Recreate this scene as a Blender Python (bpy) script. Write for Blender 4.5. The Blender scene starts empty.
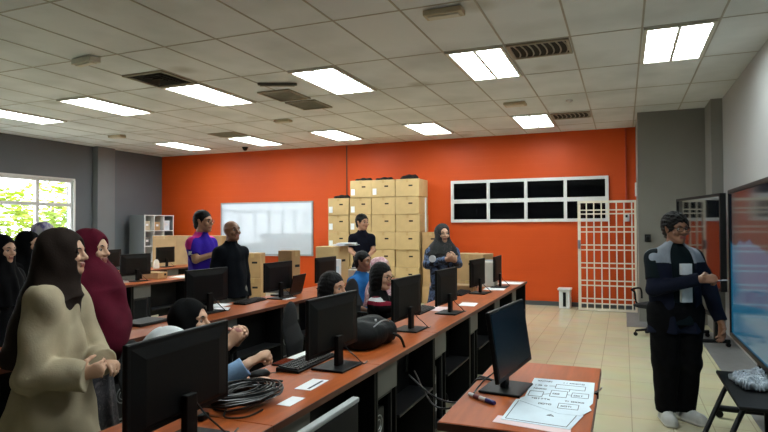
import bpy, bmesh, math, random
import numpy as np
from mathutils import Vector, Matrix
random.seed(7)
C = bpy.context.scene.collection
R = math.radians
PEOPLE = True

# ---------------------------------------------------------------- materials
def lin(c):
    c = c / 255.0
    return c / 12.92 if c <= 0.04045 else ((c + 0.055) / 1.055) ** 2.4
def rgb(r, g, b): return (lin(r), lin(g), lin(b), 1.0)

def new_mat(name):
    m = bpy.data.materials.new(name); m.use_nodes = True
    nt = m.node_tree
    return m, nt, nt.nodes['Principled BSDF']

def mat(name, col, rough=0.6, metal=0.0, var=0.0, scale=8.0, bump=0.0, bscale=None, spec=0.5, stretch=None, col2=None, trans=0.0):
    """Principled surface whose colour wanders a little with procedural noise."""
    m, nt, b = new_mat(name)
    b.inputs['Roughness'].default_value = rough
    b.inputs['Metallic'].default_value = metal
    b.inputs['Specular IOR Level'].default_value = spec
    c = rgb(*col)
    tc = nt.nodes.new('ShaderNodeTexCoord')
    mp = nt.nodes.new('ShaderNodeMapping')
    if stretch: mp.inputs['Scale'].default_value = stretch
    nt.links.new(tc.outputs['Object'], mp.inputs['Vector'])
    nz = nt.nodes.new('ShaderNodeTexNoise'); nz.inputs['Scale'].default_value = scale; nz.inputs['Detail'].default_value = 4
    nt.links.new(mp.outputs[0], nz.inputs['Vector'])
    rp = nt.nodes.new('ShaderNodeValToRGB')
    d = rgb(*col2) if col2 else tuple(max(0, x * (1 - var)) for x in c[:3]) + (1,)
    rp.color_ramp.elements[0].position = 0.35; rp.color_ramp.elements[1].position = 0.65
    rp.color_ramp.elements[0].color = d
    rp.color_ramp.elements[1].color = tuple(min(1, x * (1 + var)) for x in c[:3]) + (1,) if not col2 else c
    nt.links.new(nz.outputs['Fac'], rp.inputs[0]); nt.links.new(rp.outputs[0], b.inputs['Base Color'])
    if bump:
        n2 = nt.nodes.new('ShaderNodeTexNoise'); n2.inputs['Scale'].default_value = bscale or scale * 4; n2.inputs['Detail'].default_value = 3
        nt.links.new(mp.outputs[0], n2.inputs['Vector'])
        bp = nt.nodes.new('ShaderNodeBump'); bp.inputs['Strength'].default_value = bump; bp.inputs['Distance'].default_value = 0.01
        nt.links.new(n2.outputs['Fac'], bp.inputs['Height']); nt.links.new(bp.outputs[0], b.inputs['Normal'])
    return m

def glow(name, col, strength):
    m, nt, b = new_mat(name)
    b.inputs['Base Color'].default_value = rgb(*col)
    b.inputs['Emission Color'].default_value = rgb(*col)
    b.inputs['Emission Strength'].default_value = strength
    return m

def pane_mat():
    m, nt, b = new_mat('clear_glass')
    out = nt.nodes['Material Output']
    t = nt.nodes.new('ShaderNodeBsdfTransparent'); g = nt.nodes.new('ShaderNodeBsdfGlossy'); g.inputs['Roughness'].default_value = 0.03
    mx = nt.nodes.new('ShaderNodeMixShader'); mx.inputs[0].default_value = 0.06
    nt.links.new(t.outputs[0], mx.inputs[1]); nt.links.new(g.outputs[0], mx.inputs[2]); nt.links.new(mx.outputs[0], out.inputs['Surface'])
    return m

def math_node(nt, op, a, b=None):
    n = nt.nodes.new('ShaderNodeMath'); n.operation = op
    for i, v in enumerate((a, b)):
        if v is None: continue
        if isinstance(v, (int, float)): n.inputs[i].default_value = v
        else: nt.links.new(v, n.inputs[i])
    return n.outputs[0]

def wall_orange():
    m, nt, b = new_mat('orange_cladding')
    b.inputs['Roughness'].default_value = 0.5
    b.inputs['Specular IOR Level'].default_value = 0.3
    tc = nt.nodes.new('ShaderNodeTexCoord'); sx = nt.nodes.new('ShaderNodeSeparateXYZ'); nt.links.new(tc.outputs['Object'], sx.inputs[0])
    z = sx.outputs['Z']
    f = math_node(nt, 'FRACT', math_node(nt, 'DIVIDE', z, 0.165))
    line = math_node(nt, 'LESS_THAN', f, 0.045)
    nz = nt.nodes.new('ShaderNodeTexNoise'); nz.inputs['Scale'].default_value = 0.9; nz.inputs['Detail'].default_value = 5
    nt.links.new(tc.outputs['Object'], nz.inputs['Vector'])
    rp = nt.nodes.new('ShaderNodeValToRGB'); rp.color_ramp.elements[0].color = rgb(192, 68, 14); rp.color_ramp.elements[1].color = rgb(210, 82, 22)
    nt.links.new(nz.outputs['Fac'], rp.inputs[0]); nt.links.new(rp.outputs[0], b.inputs['Base Color'])
    bp = nt.nodes.new('ShaderNodeBump'); bp.inputs['Strength'].default_value = 0.35; bp.inputs['Distance'].default_value = 0.006; bp.invert = True
    nt.links.new(line, bp.inputs['Height']); nt.links.new(bp.outputs[0], b.inputs['Normal'])
    return m

def floor_mat():
    m, nt, b = new_mat('cream_tiles')
    tc = nt.nodes.new('ShaderNodeTexCoord'); mp = nt.nodes.new('ShaderNodeMapping')
    mp.inputs['Location'].default_value = (-0.045, -0.36 + 0.6, 0)
    nt.links.new(tc.outputs['Object'], mp.inputs[0])
    br = nt.nodes.new('ShaderNodeTexBrick'); br.offset = 0.0; br.inputs['Scale'].default_value = 1.0
    br.inputs['Brick Width'].default_value = 0.29; br.inputs['Row Height'].default_value = 0.60
    br.inputs['Mortar Size'].default_value = 0.004; br.inputs['Mortar Smooth'].default_value = 0.2
    br.inputs['Color1'].default_value = rgb(212, 204, 168); br.inputs['Color2'].default_value = rgb(206, 198, 163); br.inputs['Mortar'].default_value = rgb(176, 165, 136)
    nt.links.new(mp.outputs[0], br.inputs['Vector'])
    nz = nt.nodes.new('ShaderNodeTexNoise'); nz.inputs['Scale'].default_value = 3; nz.inputs['Detail'].default_value = 6
    nt.links.new(tc.outputs['Object'], nz.inputs[0])
    mx = nt.nodes.new('ShaderNodeMixRGB'); mx.blend_type = 'MULTIPLY'; mx.inputs[0].default_value = 0.25
    nt.links.new(br.outputs['Color'], mx.inputs[1]); nt.links.new(nz.outputs['Color'], mx.inputs[2])
    hs = nt.nodes.new('ShaderNodeHueSaturation'); nt.links.new(mx.outputs[0], hs.inputs['Color']); hs.inputs['Saturation'].default_value = 0.95
    nt.links.new(hs.outputs[0], b.inputs['Base Color'])
    b.inputs['Roughness'].default_value = 0.22
    b.inputs['Specular IOR Level'].default_value = 0.45
    return m

def tile_ceiling():
    m, nt, b = new_mat('mineral_ceiling_tile')
    tc = nt.nodes.new('ShaderNodeTexCoord')
    nz = nt.nodes.new('ShaderNodeTexNoise'); nz.inputs['Scale'].default_value = 1.3; nz.inputs['Detail'].default_value = 6
    nt.links.new(tc.outputs['Object'], nz.inputs[0])
    rp = nt.nodes.new('ShaderNodeValToRGB'); rp.color_ramp.elements[0].color = rgb(198, 203, 205); rp.color_ramp.elements[1].color = rgb(220, 224, 227)
    rp.color_ramp.elements[0].position = 0.3; rp.color_ramp.elements[1].position = 0.6
    nt.links.new(nz.outputs['Fac'], rp.inputs[0])
    vo = nt.nodes.new('ShaderNodeTexVoronoi'); vo.inputs['Scale'].default_value = 0.8; nt.links.new(tc.outputs['Object'], vo.inputs['Vector'])
    st = nt.nodes.new('ShaderNodeValToRGB'); st.color_ramp.elements[0].color = rgb(206, 202, 192); st.color_ramp.elements[0].position = 0.05; st.color_ramp.elements[1].color = (1, 1, 1, 1); st.color_ramp.elements[1].position = 0.16
    nt.links.new(vo.outputs['Distance'], st.inputs[0])
    mx = nt.nodes.new('ShaderNodeMixRGB'); mx.blend_type = 'MULTIPLY'; mx.inputs[0].default_value = 0.7
    nt.links.new(rp.outputs[0], mx.inputs[1]); nt.links.new(st.outputs[0], mx.inputs[2]); nt.links.new(mx.outputs[0], b.inputs['Base Color'])
    b.inputs['Roughness'].default_value = 0.85
    n2 = nt.nodes.new('ShaderNodeTexNoise'); n2.inputs['Scale'].default_value = 120
    nt.links.new(tc.outputs['Object'], n2.inputs[0])
    bp = nt.nodes.new('ShaderNodeBump'); bp.inputs['Strength'].default_value = 0.2; bp.inputs['Distance'].default_value = 0.003
    nt.links.new(n2.outputs['Fac'], bp.inputs['Height']); nt.links.new(bp.outputs[0], b.inputs['Normal'])
    return m

def pattern_mat(name, cols, scale, rough=0.8):
    """printed cloth: voronoi cells coloured from a short constant ramp"""
    m, nt, b = new_mat(name); b.inputs['Roughness'].default_value = rough
    tc = nt.nodes.new('ShaderNodeTexCoord')
    nz = nt.nodes.new('ShaderNodeTexNoise'); nz.inputs['Scale'].default_value = scale; nz.inputs['Detail'].default_value = 3; nz.inputs['Distortion'].default_value = 1.5
    nt.links.new(tc.outputs['Object'], nz.inputs[0])
    rp = nt.nodes.new('ShaderNodeValToRGB'); rp.color_ramp.interpolation = 'LINEAR'
    el = rp.color_ramp.elements
    while len(el) < len(cols): el.new(0.5)
    for i, c in enumerate(cols):
        el[i].position = 0.3 + 0.4 * i / (len(cols) - 1); el[i].color = rgb(*c)
    nt.links.new(nz.outputs['Fac'], rp.inputs[0]); nt.links.new(rp.outputs[0], b.inputs['Base Color'])
    return m

def teal_display_mat():
    """big display: teal emission over the lower part, dark glossy glass above"""
    m, nt, b = new_mat('teal_display_glass')
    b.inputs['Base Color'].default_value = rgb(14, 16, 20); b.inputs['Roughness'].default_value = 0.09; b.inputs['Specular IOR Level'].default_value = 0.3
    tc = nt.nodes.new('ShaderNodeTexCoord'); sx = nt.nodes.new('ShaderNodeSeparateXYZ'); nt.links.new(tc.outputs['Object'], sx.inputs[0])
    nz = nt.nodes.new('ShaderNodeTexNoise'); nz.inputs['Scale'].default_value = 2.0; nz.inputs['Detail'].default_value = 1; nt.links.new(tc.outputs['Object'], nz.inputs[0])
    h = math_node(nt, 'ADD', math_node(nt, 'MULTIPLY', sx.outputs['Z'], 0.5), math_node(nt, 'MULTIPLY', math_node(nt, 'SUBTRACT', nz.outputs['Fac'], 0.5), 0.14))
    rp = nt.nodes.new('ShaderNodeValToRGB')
    rp.color_ramp.elements[0].position = 0.690; rp.color_ramp.elements[0].color = rgb(18, 86, 116)  # emission colour is teal below a wavy edge
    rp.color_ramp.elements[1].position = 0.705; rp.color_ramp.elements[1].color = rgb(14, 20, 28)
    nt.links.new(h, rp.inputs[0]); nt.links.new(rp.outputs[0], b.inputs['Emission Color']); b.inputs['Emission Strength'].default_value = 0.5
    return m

M = {}
M['orange'] = wall_orange()
M['floor'] = floor_mat()
M['ceiling'] = tile_ceiling()
M['grey_wall'] = mat('grey_paint', (112, 116, 120), 0.55, var=0.05, scale=1.2)
M['dark_wall'] = mat('slate_paint', (92, 97, 103), 0.6, var=0.05, scale=1.2)
M['block_wall'] = mat('warm_grey_paint', (126, 123, 116), 0.55, var=0.05, scale=1.2)
M['pale_wall'] = mat('pale_grey_paint', (158, 159, 158), 0.5, var=0.03, scale=1.0)
M['grey_floor'] = mat('grey_vinyl', (112, 112, 112), 0.4, var=0.08)
M['tbar'] = mat('ceiling_rail_metal', (158, 154, 142), 0.4, var=0.05)
M['white_frame'] = mat('white_enamel', (214, 214, 214), 0.4, var=0.03)
M['gate_white'] = mat('cream_enamel', (226, 218, 200), 0.4, var=0.04)
M['night_glass'] = mat('dark_glass', (7, 8, 10), 0.06, var=0.1, spec=0.6)
M['glass'] = pane_mat()
M['skirting'] = mat('dark_skirting', (72, 74, 76), 0.5, var=0.06)
M['wood'] = mat('red_brown_laminate', (162, 80, 34), 0.42, var=0.12, scale=5, stretch=(6, 0.6, 6), spec=0.22)
M['edge'] = mat('dark_laminate_edge', (84, 42, 28), 0.45, var=0.1)
M['black'] = mat('black_plastic', (7, 8, 9), 0.5, var=0.12, scale=30, bump=0.05, bscale=300, spec=0.2)
M['black_matte'] = mat('black_board', (8, 8, 9), 0.6, var=0.15, spec=0.2)
M['charcoal'] = mat('charcoal_board', (24, 25, 27), 0.5, var=0.1, spec=0.3)
M['grey_panel'] = mat('grey_board', (84, 84, 82), 0.5, var=0.06)
M['screen'] = mat('monitor_glass', (4, 5, 6), 0.25, var=0.05, spec=0.6)
M['teal_screen'] = teal_display_mat()
M['dark_screen'] = mat('display_glass', (16, 18, 22), 0.05, var=0.05, spec=1.0)
M['metal'] = mat('brushed_metal', (150, 152, 154), 0.35, metal=0.8, var=0.06)
M['light_edge'] = mat('pale_grey_plastic', (150, 154, 156), 0.4, var=0.05)
M['cardboard'] = mat('cardboard', (196, 166, 116), 0.75, var=0.07, scale=4, bump=0.05, bscale=60)
M['card_tan'] = mat('tan_cardboard', (176, 140, 96), 0.75, var=0.08, scale=5)
M['tape'] = mat('packing_tape', (182, 150, 98), 0.35, var=0.05)
M['hole'] = mat('hand_hole_dark', (26, 20, 14), 0.9, var=0.1)
M['paper'] = mat('white_paper', (232, 234, 236), 0.7, var=0.03, scale=14, bump=0.05)
M['blue_paper'] = mat('bluish_paper', (214, 228, 238), 0.6, var=0.04, scale=10, bump=0.06)
M['pink_paper'] = mat('pink_paper', (232, 206, 208), 0.65, var=0.03)
M['ink'] = mat('ink', (38, 42, 58), 0.6)
M['cable'] = mat('black_cable', (14, 14, 15), 0.38, var=0.1)
M['fabric'] = mat('black_chair_fabric', (14, 14, 16), 0.9, var=0.2, scale=60, bump=0.15)
M['bag'] = mat('dark_nylon', (12, 14, 15), 0.65, spec=0.2, var=0.25, scale=18, bump=0.35, bscale=30)
M['whiteboard'] = mat('whiteboard_enamel', (196, 205, 216), 0.06, var=0.01, spec=0.5)
M['lamp_body'] = mat('fitting_white', (206, 202, 190), 0.5, var=0.04)
M['beige_plastic'] = mat('aged_plastic', (186, 172, 146), 0.5, var=0.08)
M['grille'] = mat('grille_metal', (150, 143, 126), 0.5, var=0.06)
M['duct'] = mat('duct_dark', (38, 35, 30), 0.9, var=0.2)
M['lamp'] = glow('lamp_diffuser', (238, 249, 249), 15.0)
M['louver'] = mat('lamp_louvre', (236, 240, 244), 0.25, metal=0.3, var=0.02)

# ---------------------------------------------------------------- mesh helpers
class MB:
    def __init__(s): s.v = []; s.f = []; s.m = []
    def add(s, vs, fs, mi=0):
        o = len(s.v); s.v += [tuple(v) for v in vs]; s.f += [tuple(o + i for i in f) for f in fs]; s.m += [mi] * len(fs); return s
    def box(s, c, d, rot=None, mi=0):
        vs = [Vector((x * d[0] / 2, y * d[1] / 2, z * d[2] / 2)) for x in (-1, 1) for y in (-1, 1) for z in (-1, 1)]
        if rot is not None: vs = [rot @ v for v in vs]
        vs = [v + Vector(c) for v in vs]
        return s.add(vs, [(0, 1, 3, 2), (4, 6, 7, 5), (0, 4, 5, 1), (2, 3, 7, 6), (0, 2, 6, 4), (1, 5, 7, 3)], mi)
    def span(s, lo, hi, mi=0):
        return s.box([(a + b) / 2 for a, b in zip(lo, hi)], [abs(b - a) for a, b in zip(lo, hi)], None, mi)
    def tube(s, pts, r, n=10, mi=0, closed=False):
        pts = [Vector(p) for p in pts]; rs = r if isinstance(r, (list, tuple)) else [r] * len(pts)
        vs = []; N = len(pts); ref = None
        for i, p in enumerate(pts):
            if closed: t = pts[(i + 1) % N] - pts[i - 1]
            else: t = pts[min(i + 1, N - 1)] - pts[max(i - 1, 0)]
            t.normalize()
            if ref is None:
                a = Vector((0, 0, 1)) if abs(t.z) < 0.9 else Vector((1, 0, 0)); u = t.cross(a).normalized()
            else:
                u = ref - t * ref.dot(t); u.normalize()
            ref = u; w = t.cross(u)
            for k in range(n):
                a = 2 * math.pi * k / n; vs.append(p + (u * math.cos(a) + w * math.sin(a)) * rs[i])
        fs = []
        for i in range(N if closed else N - 1):
            j = (i + 1) % N
            for k in range(n):
                k2 = (k + 1) % n; fs.append((i * n + k, i * n + k2, j * n + k2, j * n + k))
        if not closed: fs += [tuple(range(n))[::-1], tuple((N - 1) * n + k for k in range(n))]
        return s.add(vs, fs, mi)
    def lathe(s, prof, n=24, c=(0, 0, 0), mi=0):
        vs = []
        for r, z in prof:
            for k in range(n):
                a = 2 * math.pi * k / n; vs.append((c[0] + r * math.cos(a), c[1] + r * math.sin(a), c[2] + z))
        fs = []
        for i in range(len(prof) - 1):
            for k in range(n):
                k2 = (k + 1) % n; fs.append((i * n + k, i * n + k2, (i + 1) * n + k2, (i + 1) * n + k))
        fs += [tuple(range(n))[::-1], tuple((len(prof) - 1) * n + k for k in range(n))]
        return s.add(vs, fs, mi)
    def prism(s, poly, lo, hi, axis='z', mi=0):
        n = len(poly)
        def P(a, b, c): return {'z': (a, b, c), 'y': (a, c, b), 'x': (c, a, b)}[axis]
        vs = [P(a, b, lo) for a, b in poly] + [P(a, b, hi) for a, b in poly]
        fs = [tuple(range(n))[::-1], tuple(range(n, 2 * n))] + [(i, (i + 1) % n, n + (i + 1) % n, n + i) for i in range(n)]
        return s.add(vs, fs, mi)
    def build(s, name, m, parent=None, bevel=0.0, smooth=False, loc=None, rz=None, seg=2):
        me = bpy.data.meshes.new(name); me.from_pydata(s.v, [], s.f); me.update()
        ms = m if isinstance(m, (list, tuple)) else [m]
        for x in ms: me.materials.append(M[x] if isinstance(x, str) else x)
        for p, i in zip(me.polygons, s.m): p.material_index = i
        bm = bmesh.new(); bm.from_mesh(me); bmesh.ops.recalc_face_normals(bm, faces=bm.faces[:])
        if bevel:
            es = [e for e in bm.edges if len(e.link_faces) == 2 and e.calc_face_angle(0) > 0.5]
            bmesh.ops.bevel(bm, geom=es, offset=bevel, segments=seg, affect='EDGES', profile=0.5, clamp_overlap=True)
        bm.to_mesh(me); bm.free()
        if smooth:
            me.polygons.foreach_set('use_smooth', [True] * len(me.polygons))
            me.set_sharp_from_angle(angle=R(40))
        o = bpy.data.objects.new(name, me); C.objects.link(o)
        if parent is not None: o.parent = parent
        if loc is not None: o.location = loc
        if rz is not None: o.rotation_euler = (0, 0, rz)
        return o

def tag(o, label, cat, group=None, kind=None):
    o['label'] = label; o['category'] = cat
    if group: o['group'] = group
    if kind: o['kind'] = kind
    return o
def thing(name, label, cat, loc=(0, 0, 0), rz=0.0, group=None):
    o = bpy.data.objects.new(name, None); C.objects.link(o); o.empty_display_size = 0.1
    o.location = loc; o.rotation_euler = (0, 0, rz)
    return tag(o, label, cat, group)
def struct(o): o['kind'] = 'structure'; return o
def kids(o): return [c for c in C.objects if c.parent == o]
def dup(o, loc=None, rz=None, label=None, group=None, parent=None):
    c = o.copy(); C.objects.link(c)
    if parent is not None: c.parent = parent
    if loc is not None: c.location = loc
    if rz is not None: c.rotation_euler = (0, 0, rz)
    if label: c['label'] = label
    if group: c['group'] = group
    for ch in list(o.children): dup(ch, parent=c)
    return c
def sag(p, q, drop, n=10):
    p, q = Vector(p), Vector(q)
    return [p.lerp(q, i / n) - Vector((0, 0, drop * 4 * (i / n) * (1 - i / n))) for i in range(n + 1)]
def smooth_path(pts, n=6):
    """Catmull-Rom through the points"""
    P = [Vector(p) for p in pts]; P = [P[0]] + P + [P[-1]]; out = []
    for i in range(1, len(P) - 2):
        a, b, c, d = P[i - 1:i + 3]
        for k in range(n):
            t = k / n
            out.append(0.5 * ((2 * b) + (-a + c) * t + (2 * a - 5 * b + 4 * c - d) * t * t + (-a + 3 * b - 3 * c + d) * t ** 3))
    out.append(P[-2]); return out

# ---------------------------------------------------------------- the room
LX, RX, BY, FY, CH = -11.14, 1.35, 11.88, -3.2, 3.411
GX, GY, GA = -1.109, 4.654, 0.6458        # ceiling grid origin and module
def grid_x(i): return GX + i * GA
def grid_y(j): return GY + j * 2 * GA

MB().span((LX - .2, FY - .2, -.12), (RX + .2, BY + .2, 0)).build('floor', 'floor')
struct(bpy.data.objects['floor'])
struct(MB().span((LX - .2, FY - .2, CH), (RX + .2, BY + .2, CH + .12)).build('ceiling', 'ceiling'))
tb = MB()
for i in range(-15, 4):
    tb.span((grid_x(i) - .009, FY, CH - .004), (grid_x(i) + .009, BY, CH))
for j in range(-6, 6):
    tb.span((LX, grid_y(j) - .009, CH - .0035), (RX, grid_y(j) + .009, CH))
struct(tb.build('trim_1', 'tbar'))
struct(MB().span((LX - .2, BY, 0), (RX + .2, BY + .2, CH)).build('wall_back', 'orange'))
struct(MB().span((LX - .2, FY - .2, 0), (RX + .2, FY, CH)).build('wall_front', 'dark_wall'))
struct(MB().span((RX, FY, 0), (RX + .2, BY, CH)).build('wall_right', 'pale_wall'))
# left wall with a long window opening
wy0, wy1, wz0, wz1 = 3.40, 9.23, 1.02, 2.60
w = MB()
w.span((LX - .2, FY, 0), (LX, wy0, CH)); w.span((LX - .2, wy1, 0), (LX, BY, CH))
w.span((LX - .2, wy0, 0), (LX, wy1, wz0)); w.span((LX - .2, wy0, wz1), (LX, wy1, CH))
struct(w.build('wall_left', 'dark_wall'))
struct(MB().span((LX, 9.73, 0), (LX + .16, 10.21, CH)).build('wall_pillar', 'grey_wall'))
# grey block at the right of the orange wall, and a slim pilaster on the right wall
struct(MB().span((.225, 10.38, 0), (RX, BY, CH)).build('wall_block', 'block_wall'))
struct(MB().span((1.2, 9.7, 0), (RX, 10.38, CH)).build('wall_pilaster', 'block_wall'))
struct(MB().span((LX + .16, BY - .015, 0), (.225, BY, .085)).build('baseboard_back', 'skirting'))
struct(MB().span((LX, FY, 0), (LX + .015, BY - .015, .085)).build('baseboard_left', 'skirting'))
struct(MB().span((.95, FY, 0), (RX, 9.7, .004)).span((.03, 9.8, 0), (.95, 10.38, .004)).span((.03, 10.38, 0), (.225, BY - .02, .004)).build('trim_2', 'grey_floor'))
struct(MB().span((-5.79, BY - .012, .09), (-5.765, BY, CH - .01)).build('trim_3', 'edge'))

# left window: white frame, mullions, panes
fr = MB(); t = .05; xa, xb = LX - .10, LX - .03
fr.span((xa, wy0, wz0), (xb, wy1, wz0 + t)); fr.span((xa, wy0, wz1 - t), (xb, wy1, wz1))
fr.span((xa, wy0, 2.03), (xb, wy1, 2.10))
ys = [wy0, 4.24, 5.07, 5.91, 6.75, 7.58, 8.41, wy1]
for i, y in enumerate(ys):
    y0 = y if i == 0 else (y - t if i == len(ys) - 1 else y - .035)
    fr.span((xa - .003, y0, wz0), (xb + .003, y0 + (t if i in (0, len(ys) - 1) else .07), wz1))
wn = struct(fr.build('window_1', 'white_frame'))
gp = MB()
for a, b in zip(ys[:-1], ys[1:]):
    gp.span((LX - .07, a + .04, wz0 + .05), (LX - .064, b - .04, 2.03)); gp.span((LX - .07, a + .04, 2.10), (LX - .064, b - .04, wz1 - .05))
gp.build('window_pane', 'glass', wn)
MB().span((LX - .02, wy0 - .03, wz0 - .03), (LX + .05, wy1 + .03, wz0)).build('window_sill', 'white_frame', wn)
MB().span((LX - .02, wy0 - .03, wz1), (LX + .02, wy1 + .03, wz1 + .04)).span((LX - .02, wy1, wz0), (LX + .02, wy1 + .04, wz1)).build('window_trim', 'white_frame', wn)

# dark window in the orange wall: four by two panes
bx0, bx1, bz0, bz1 = -3.34, -.255, 1.645, 2.515
fr = MB(); d0, d1 = BY - .05, BY + .0
n = 4; t = .06
for i in range(n + 1):
    x = bx0 + (bx1 - bx0 - t) * i / n
    fr.span((x, d0, bz0), (x + t, d1, bz1))
for z in (bz0, (bz0 + bz1) / 2 - .04, bz1 - t): fr.span((bx0, d0 + .002, z), (bx1, d1, z + (.08 if z not in (bz0, bz1 - t) else t)))
wn = struct(fr.build('window_2', 'white_frame'))
MB().span((bx0 + .02, BY - .022, bz0 + .02), (bx1 - .02, BY - .012, bz1 - .02)).build('window_pane', 'night_glass', wn)

# ---------------------------------------------------------------- ceiling fittings
def troffer(i, j, label, lit=True):
    cx, cy = grid_x(i) + GA / 2, grid_y(j) + GA
    o = thing('ceiling_light', label, 'light', (cx, cy, CH), 0, 'recessed ceiling lights')
    w, l = GA - .03, 2 * GA - .03
    f = MB(); e = .035
    for sx in (-1, 1):
        f.box((sx * (w / 2 - e / 2), 0, -.012), (e, l, .022)); f.box((0, sx * (l / 2 - e / 2), -.0125), (w - 2 * e, e, .022))
    f.box((0, 0, -.012), (.03, l - 2 * e, .02))
    f.build('frame', 'lamp_body', o)
    d = MB()
    for sx in (-1, 1): d.box((sx * (w / 4 - .01), 0, -.004), (w / 2 - e - .02, l - 2 * e, .005))
    d.build('diffuser', 'lamp', o)
    lv = MB()
    for k in range(1, 12):
        y = -l / 2 + e + (l - 2 * e) * k / 12
        for sx in (-1, 1): lv.box((sx * (w / 4 - .01), y, -.014), (w / 2 - e - .02, .004, .014))
    lv.build('louvre', 'louver', o)
    return o
where = {(2, 1): 'bright ceiling light nearest the pale right wall', (-1, 1): 'bright ceiling light beside the curved-blade air vent',
         (-4, 1): 'bright ceiling light next to the two grey return grilles', (-7, 1): 'bright ceiling light just behind the dark square vent',
         (-10, 1): 'bright ceiling light second from the left in the nearer row', (-13, 1): 'bright ceiling light at the left edge by the window wall',
         (-1, 4): 'small far ceiling light above the dark windows', (-4, 4): 'small far ceiling light above the carton stacks, right of the joint',
         (-7, 4): 'small far ceiling light above the joint in the orange wall', (-10, 4): 'small far ceiling light above the whiteboard',
         (-13, 4): 'small far ceiling light at the far left corner'}
for (i, j), lb in where.items(): troffer(i, j, lb)
for i in (2, -1): troffer(i, -2, 'added ceiling light overhead, out of view, %s from the right wall' % {2: 'first', -1: 'second', -4: 'third', -7: 'fourth'}[i])  # unseen pair, added to light the foreground from the right

M['duct_grey'] = mat('duct_grey', (176, 170, 156), .8, var=.1)
def vent(x, y, sx, sy, label, kind):
    o = thing('air_vent', label, 'vent', (x, y, CH), 0, 'ceiling air vents')
    f = MB(); e = .03
    for s_ in (-1, 1):
        f.box((s_ * (sx / 2 - e / 2), 0, -.012), (e, sy, .02)); f.box((0, s_ * (sy / 2 - e / 2), -.0125), (sx - 2 * e, e, .02))
    f.build('frame', 'grille', o)
    MB().box((0, 0, -.005), (sx - 2 * e, sy - 2 * e, .008)).build('duct_opening', 'duct_grey' if kind == 'slat' else 'duct', o)
    b = MB()
    if kind == 'square':
        for k in (1, 2, 3):
            a = (sx / 2 - e) * (1 - k * .27); c = (sy / 2 - e) * (1 - k * .27)
            for s_ in (-1, 1):
                b.box((s_ * a, 0, -.014), (.035, 2 * c + .03, .006), Matrix.Rotation(s_ * .6, 3, 'Y')); b.box((0, s_ * c, -.014), (2 * a + .03, .035, .006), Matrix.Rotation(-s_ * .6, 3, 'X'))
    elif kind == 'curved':
        for k in range(8):
            xx = -sx / 2 + e + (sx - 2 * e) * (k + .5) / 8
            pts = [(xx, -sy / 2 + e, -.012), (xx + .03, -sy / 6, -.02), (xx + .03, sy / 6, -.02), (xx, sy / 2 - e, -.012)]
            b.tube(smooth_path(pts, 4), .008, 6)
    else:
        for k in range(10):
            yy = -sy / 2 + e + (sy - 2 * e) * (k + .5) / 10
            b.box((0, yy, -.012), (sx - 2 * e, .02, .004), Matrix.Rotation(.5, 3, 'X'))
    b.build('blades', 'grille' if kind != 'square' else 'duct', o)
h = GA / 2
vent(grid_x(-7) + h, grid_y(1) - h, GA - .03, GA - .03, 'dark square air vent in front of the second light of the nearer row', 'square')
vent(grid_x(-13) + h, grid_y(1) - h, GA - .03, GA - .03, 'dark square air vent by the leftmost ceiling light', 'square')
vent(grid_x(0) + h, grid_y(1) + h - .05, GA - .03, GA - .14, 'air vent with curved blades beside a near ceiling light', 'curved')
vent(grid_x(0) + h, grid_y(4) + h, GA - .03, GA - .14, 'far air vent with curved blades over the dark windows', 'curved')
vent(-4.37, 7.0, .50, .60, 'grey return grille left of the large middle light', 'slat')
vent(-4.37, 7.69, .50, .56, 'grey return grille farther back, behind the other return grille', 'slat')
vent(grid_x(-10) + h, grid_y(4) - h, GA - .03, GA - .2, 'small dark vent close to the far left lights', 'slat')

def ceiling_box(name, x, y, d, m, label, cat, rz=0):
    o = thing(name, label, cat, (x, y, CH - .0075), rz)
    MB().box((0, 0, -d[2] / 2), d).build('housing', m, o, bevel=.008)
    MB().box((0, 0, -d[2] - .006), (d[0] * .8, d[1] * .55, .012)).build('lens', 'lamp_body', o, bevel=.003)
    return o
ceiling_box('emergency_light', -5.40, 4.62, (.34, .13, .06), 'lamp_body', 'pinkish white emergency light box on the left of the ceiling', 'light', R(-8))
ceiling_box('emergency_light', -1.40, 4.78, (.34, .14, .05), 'beige_plastic', 'beige emergency light box at the top edge of the picture', 'light')
ceiling_box('emergency_light', -1.48, 8.80, (.32, .20, .04), 'beige_plastic', 'small beige ceiling box behind the bright light by the vent', 'light')
ceiling_box('emergency_light', -5.40, 8.60, (.30, .14, .04), 'beige_plastic', 'small beige ceiling box in front of the light above the wall joint', 'light')
ceiling_box('emergency_light', -9.32, 8.71, (.32, .16, .05), 'beige_plastic', 'yellowed ceiling box near the left wall pillar', 'light')
o = thing('strip_fitting', 'unlit dark strip fitting on the ceiling beside the grey grilles', 'light', (-4.09, 6.38, CH - .0045), R(25))
MB().box((0, 0, -.015), (.5, .05, .03)).build('housing', 'grey_panel', o, bevel=.005)
MB().tube([(-.22, 0, -.036), (.22, 0, -.036)], .010, 8).build('tube', 'grille', o)
o = thing('dome_camera', 'small dark dome camera on the ceiling near the orange wall', 'camera', (-8.05, 11.2, CH - .001))
MB().lathe([(.07, 0), (.07, -.02), (.065, -.03)], 20).build('base', 'black', o, smooth=True)
MB().lathe([(.055, -.03), (.05, -.055), (.03, -.078), (.005, -.085)], 20).build('dome', 'screen', o, smooth=True)
o = MB().lathe([(.05, 0), (.05, -.02), (.03, -.04), (.005, -.045)], 16).build('smoke_detector', 'white_frame', None, smooth=True, loc=(-.72, 8.95, CH - .0005))
tag(o, 'small white smoke detector on the ceiling above the gate', 'smoke detector')

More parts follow.
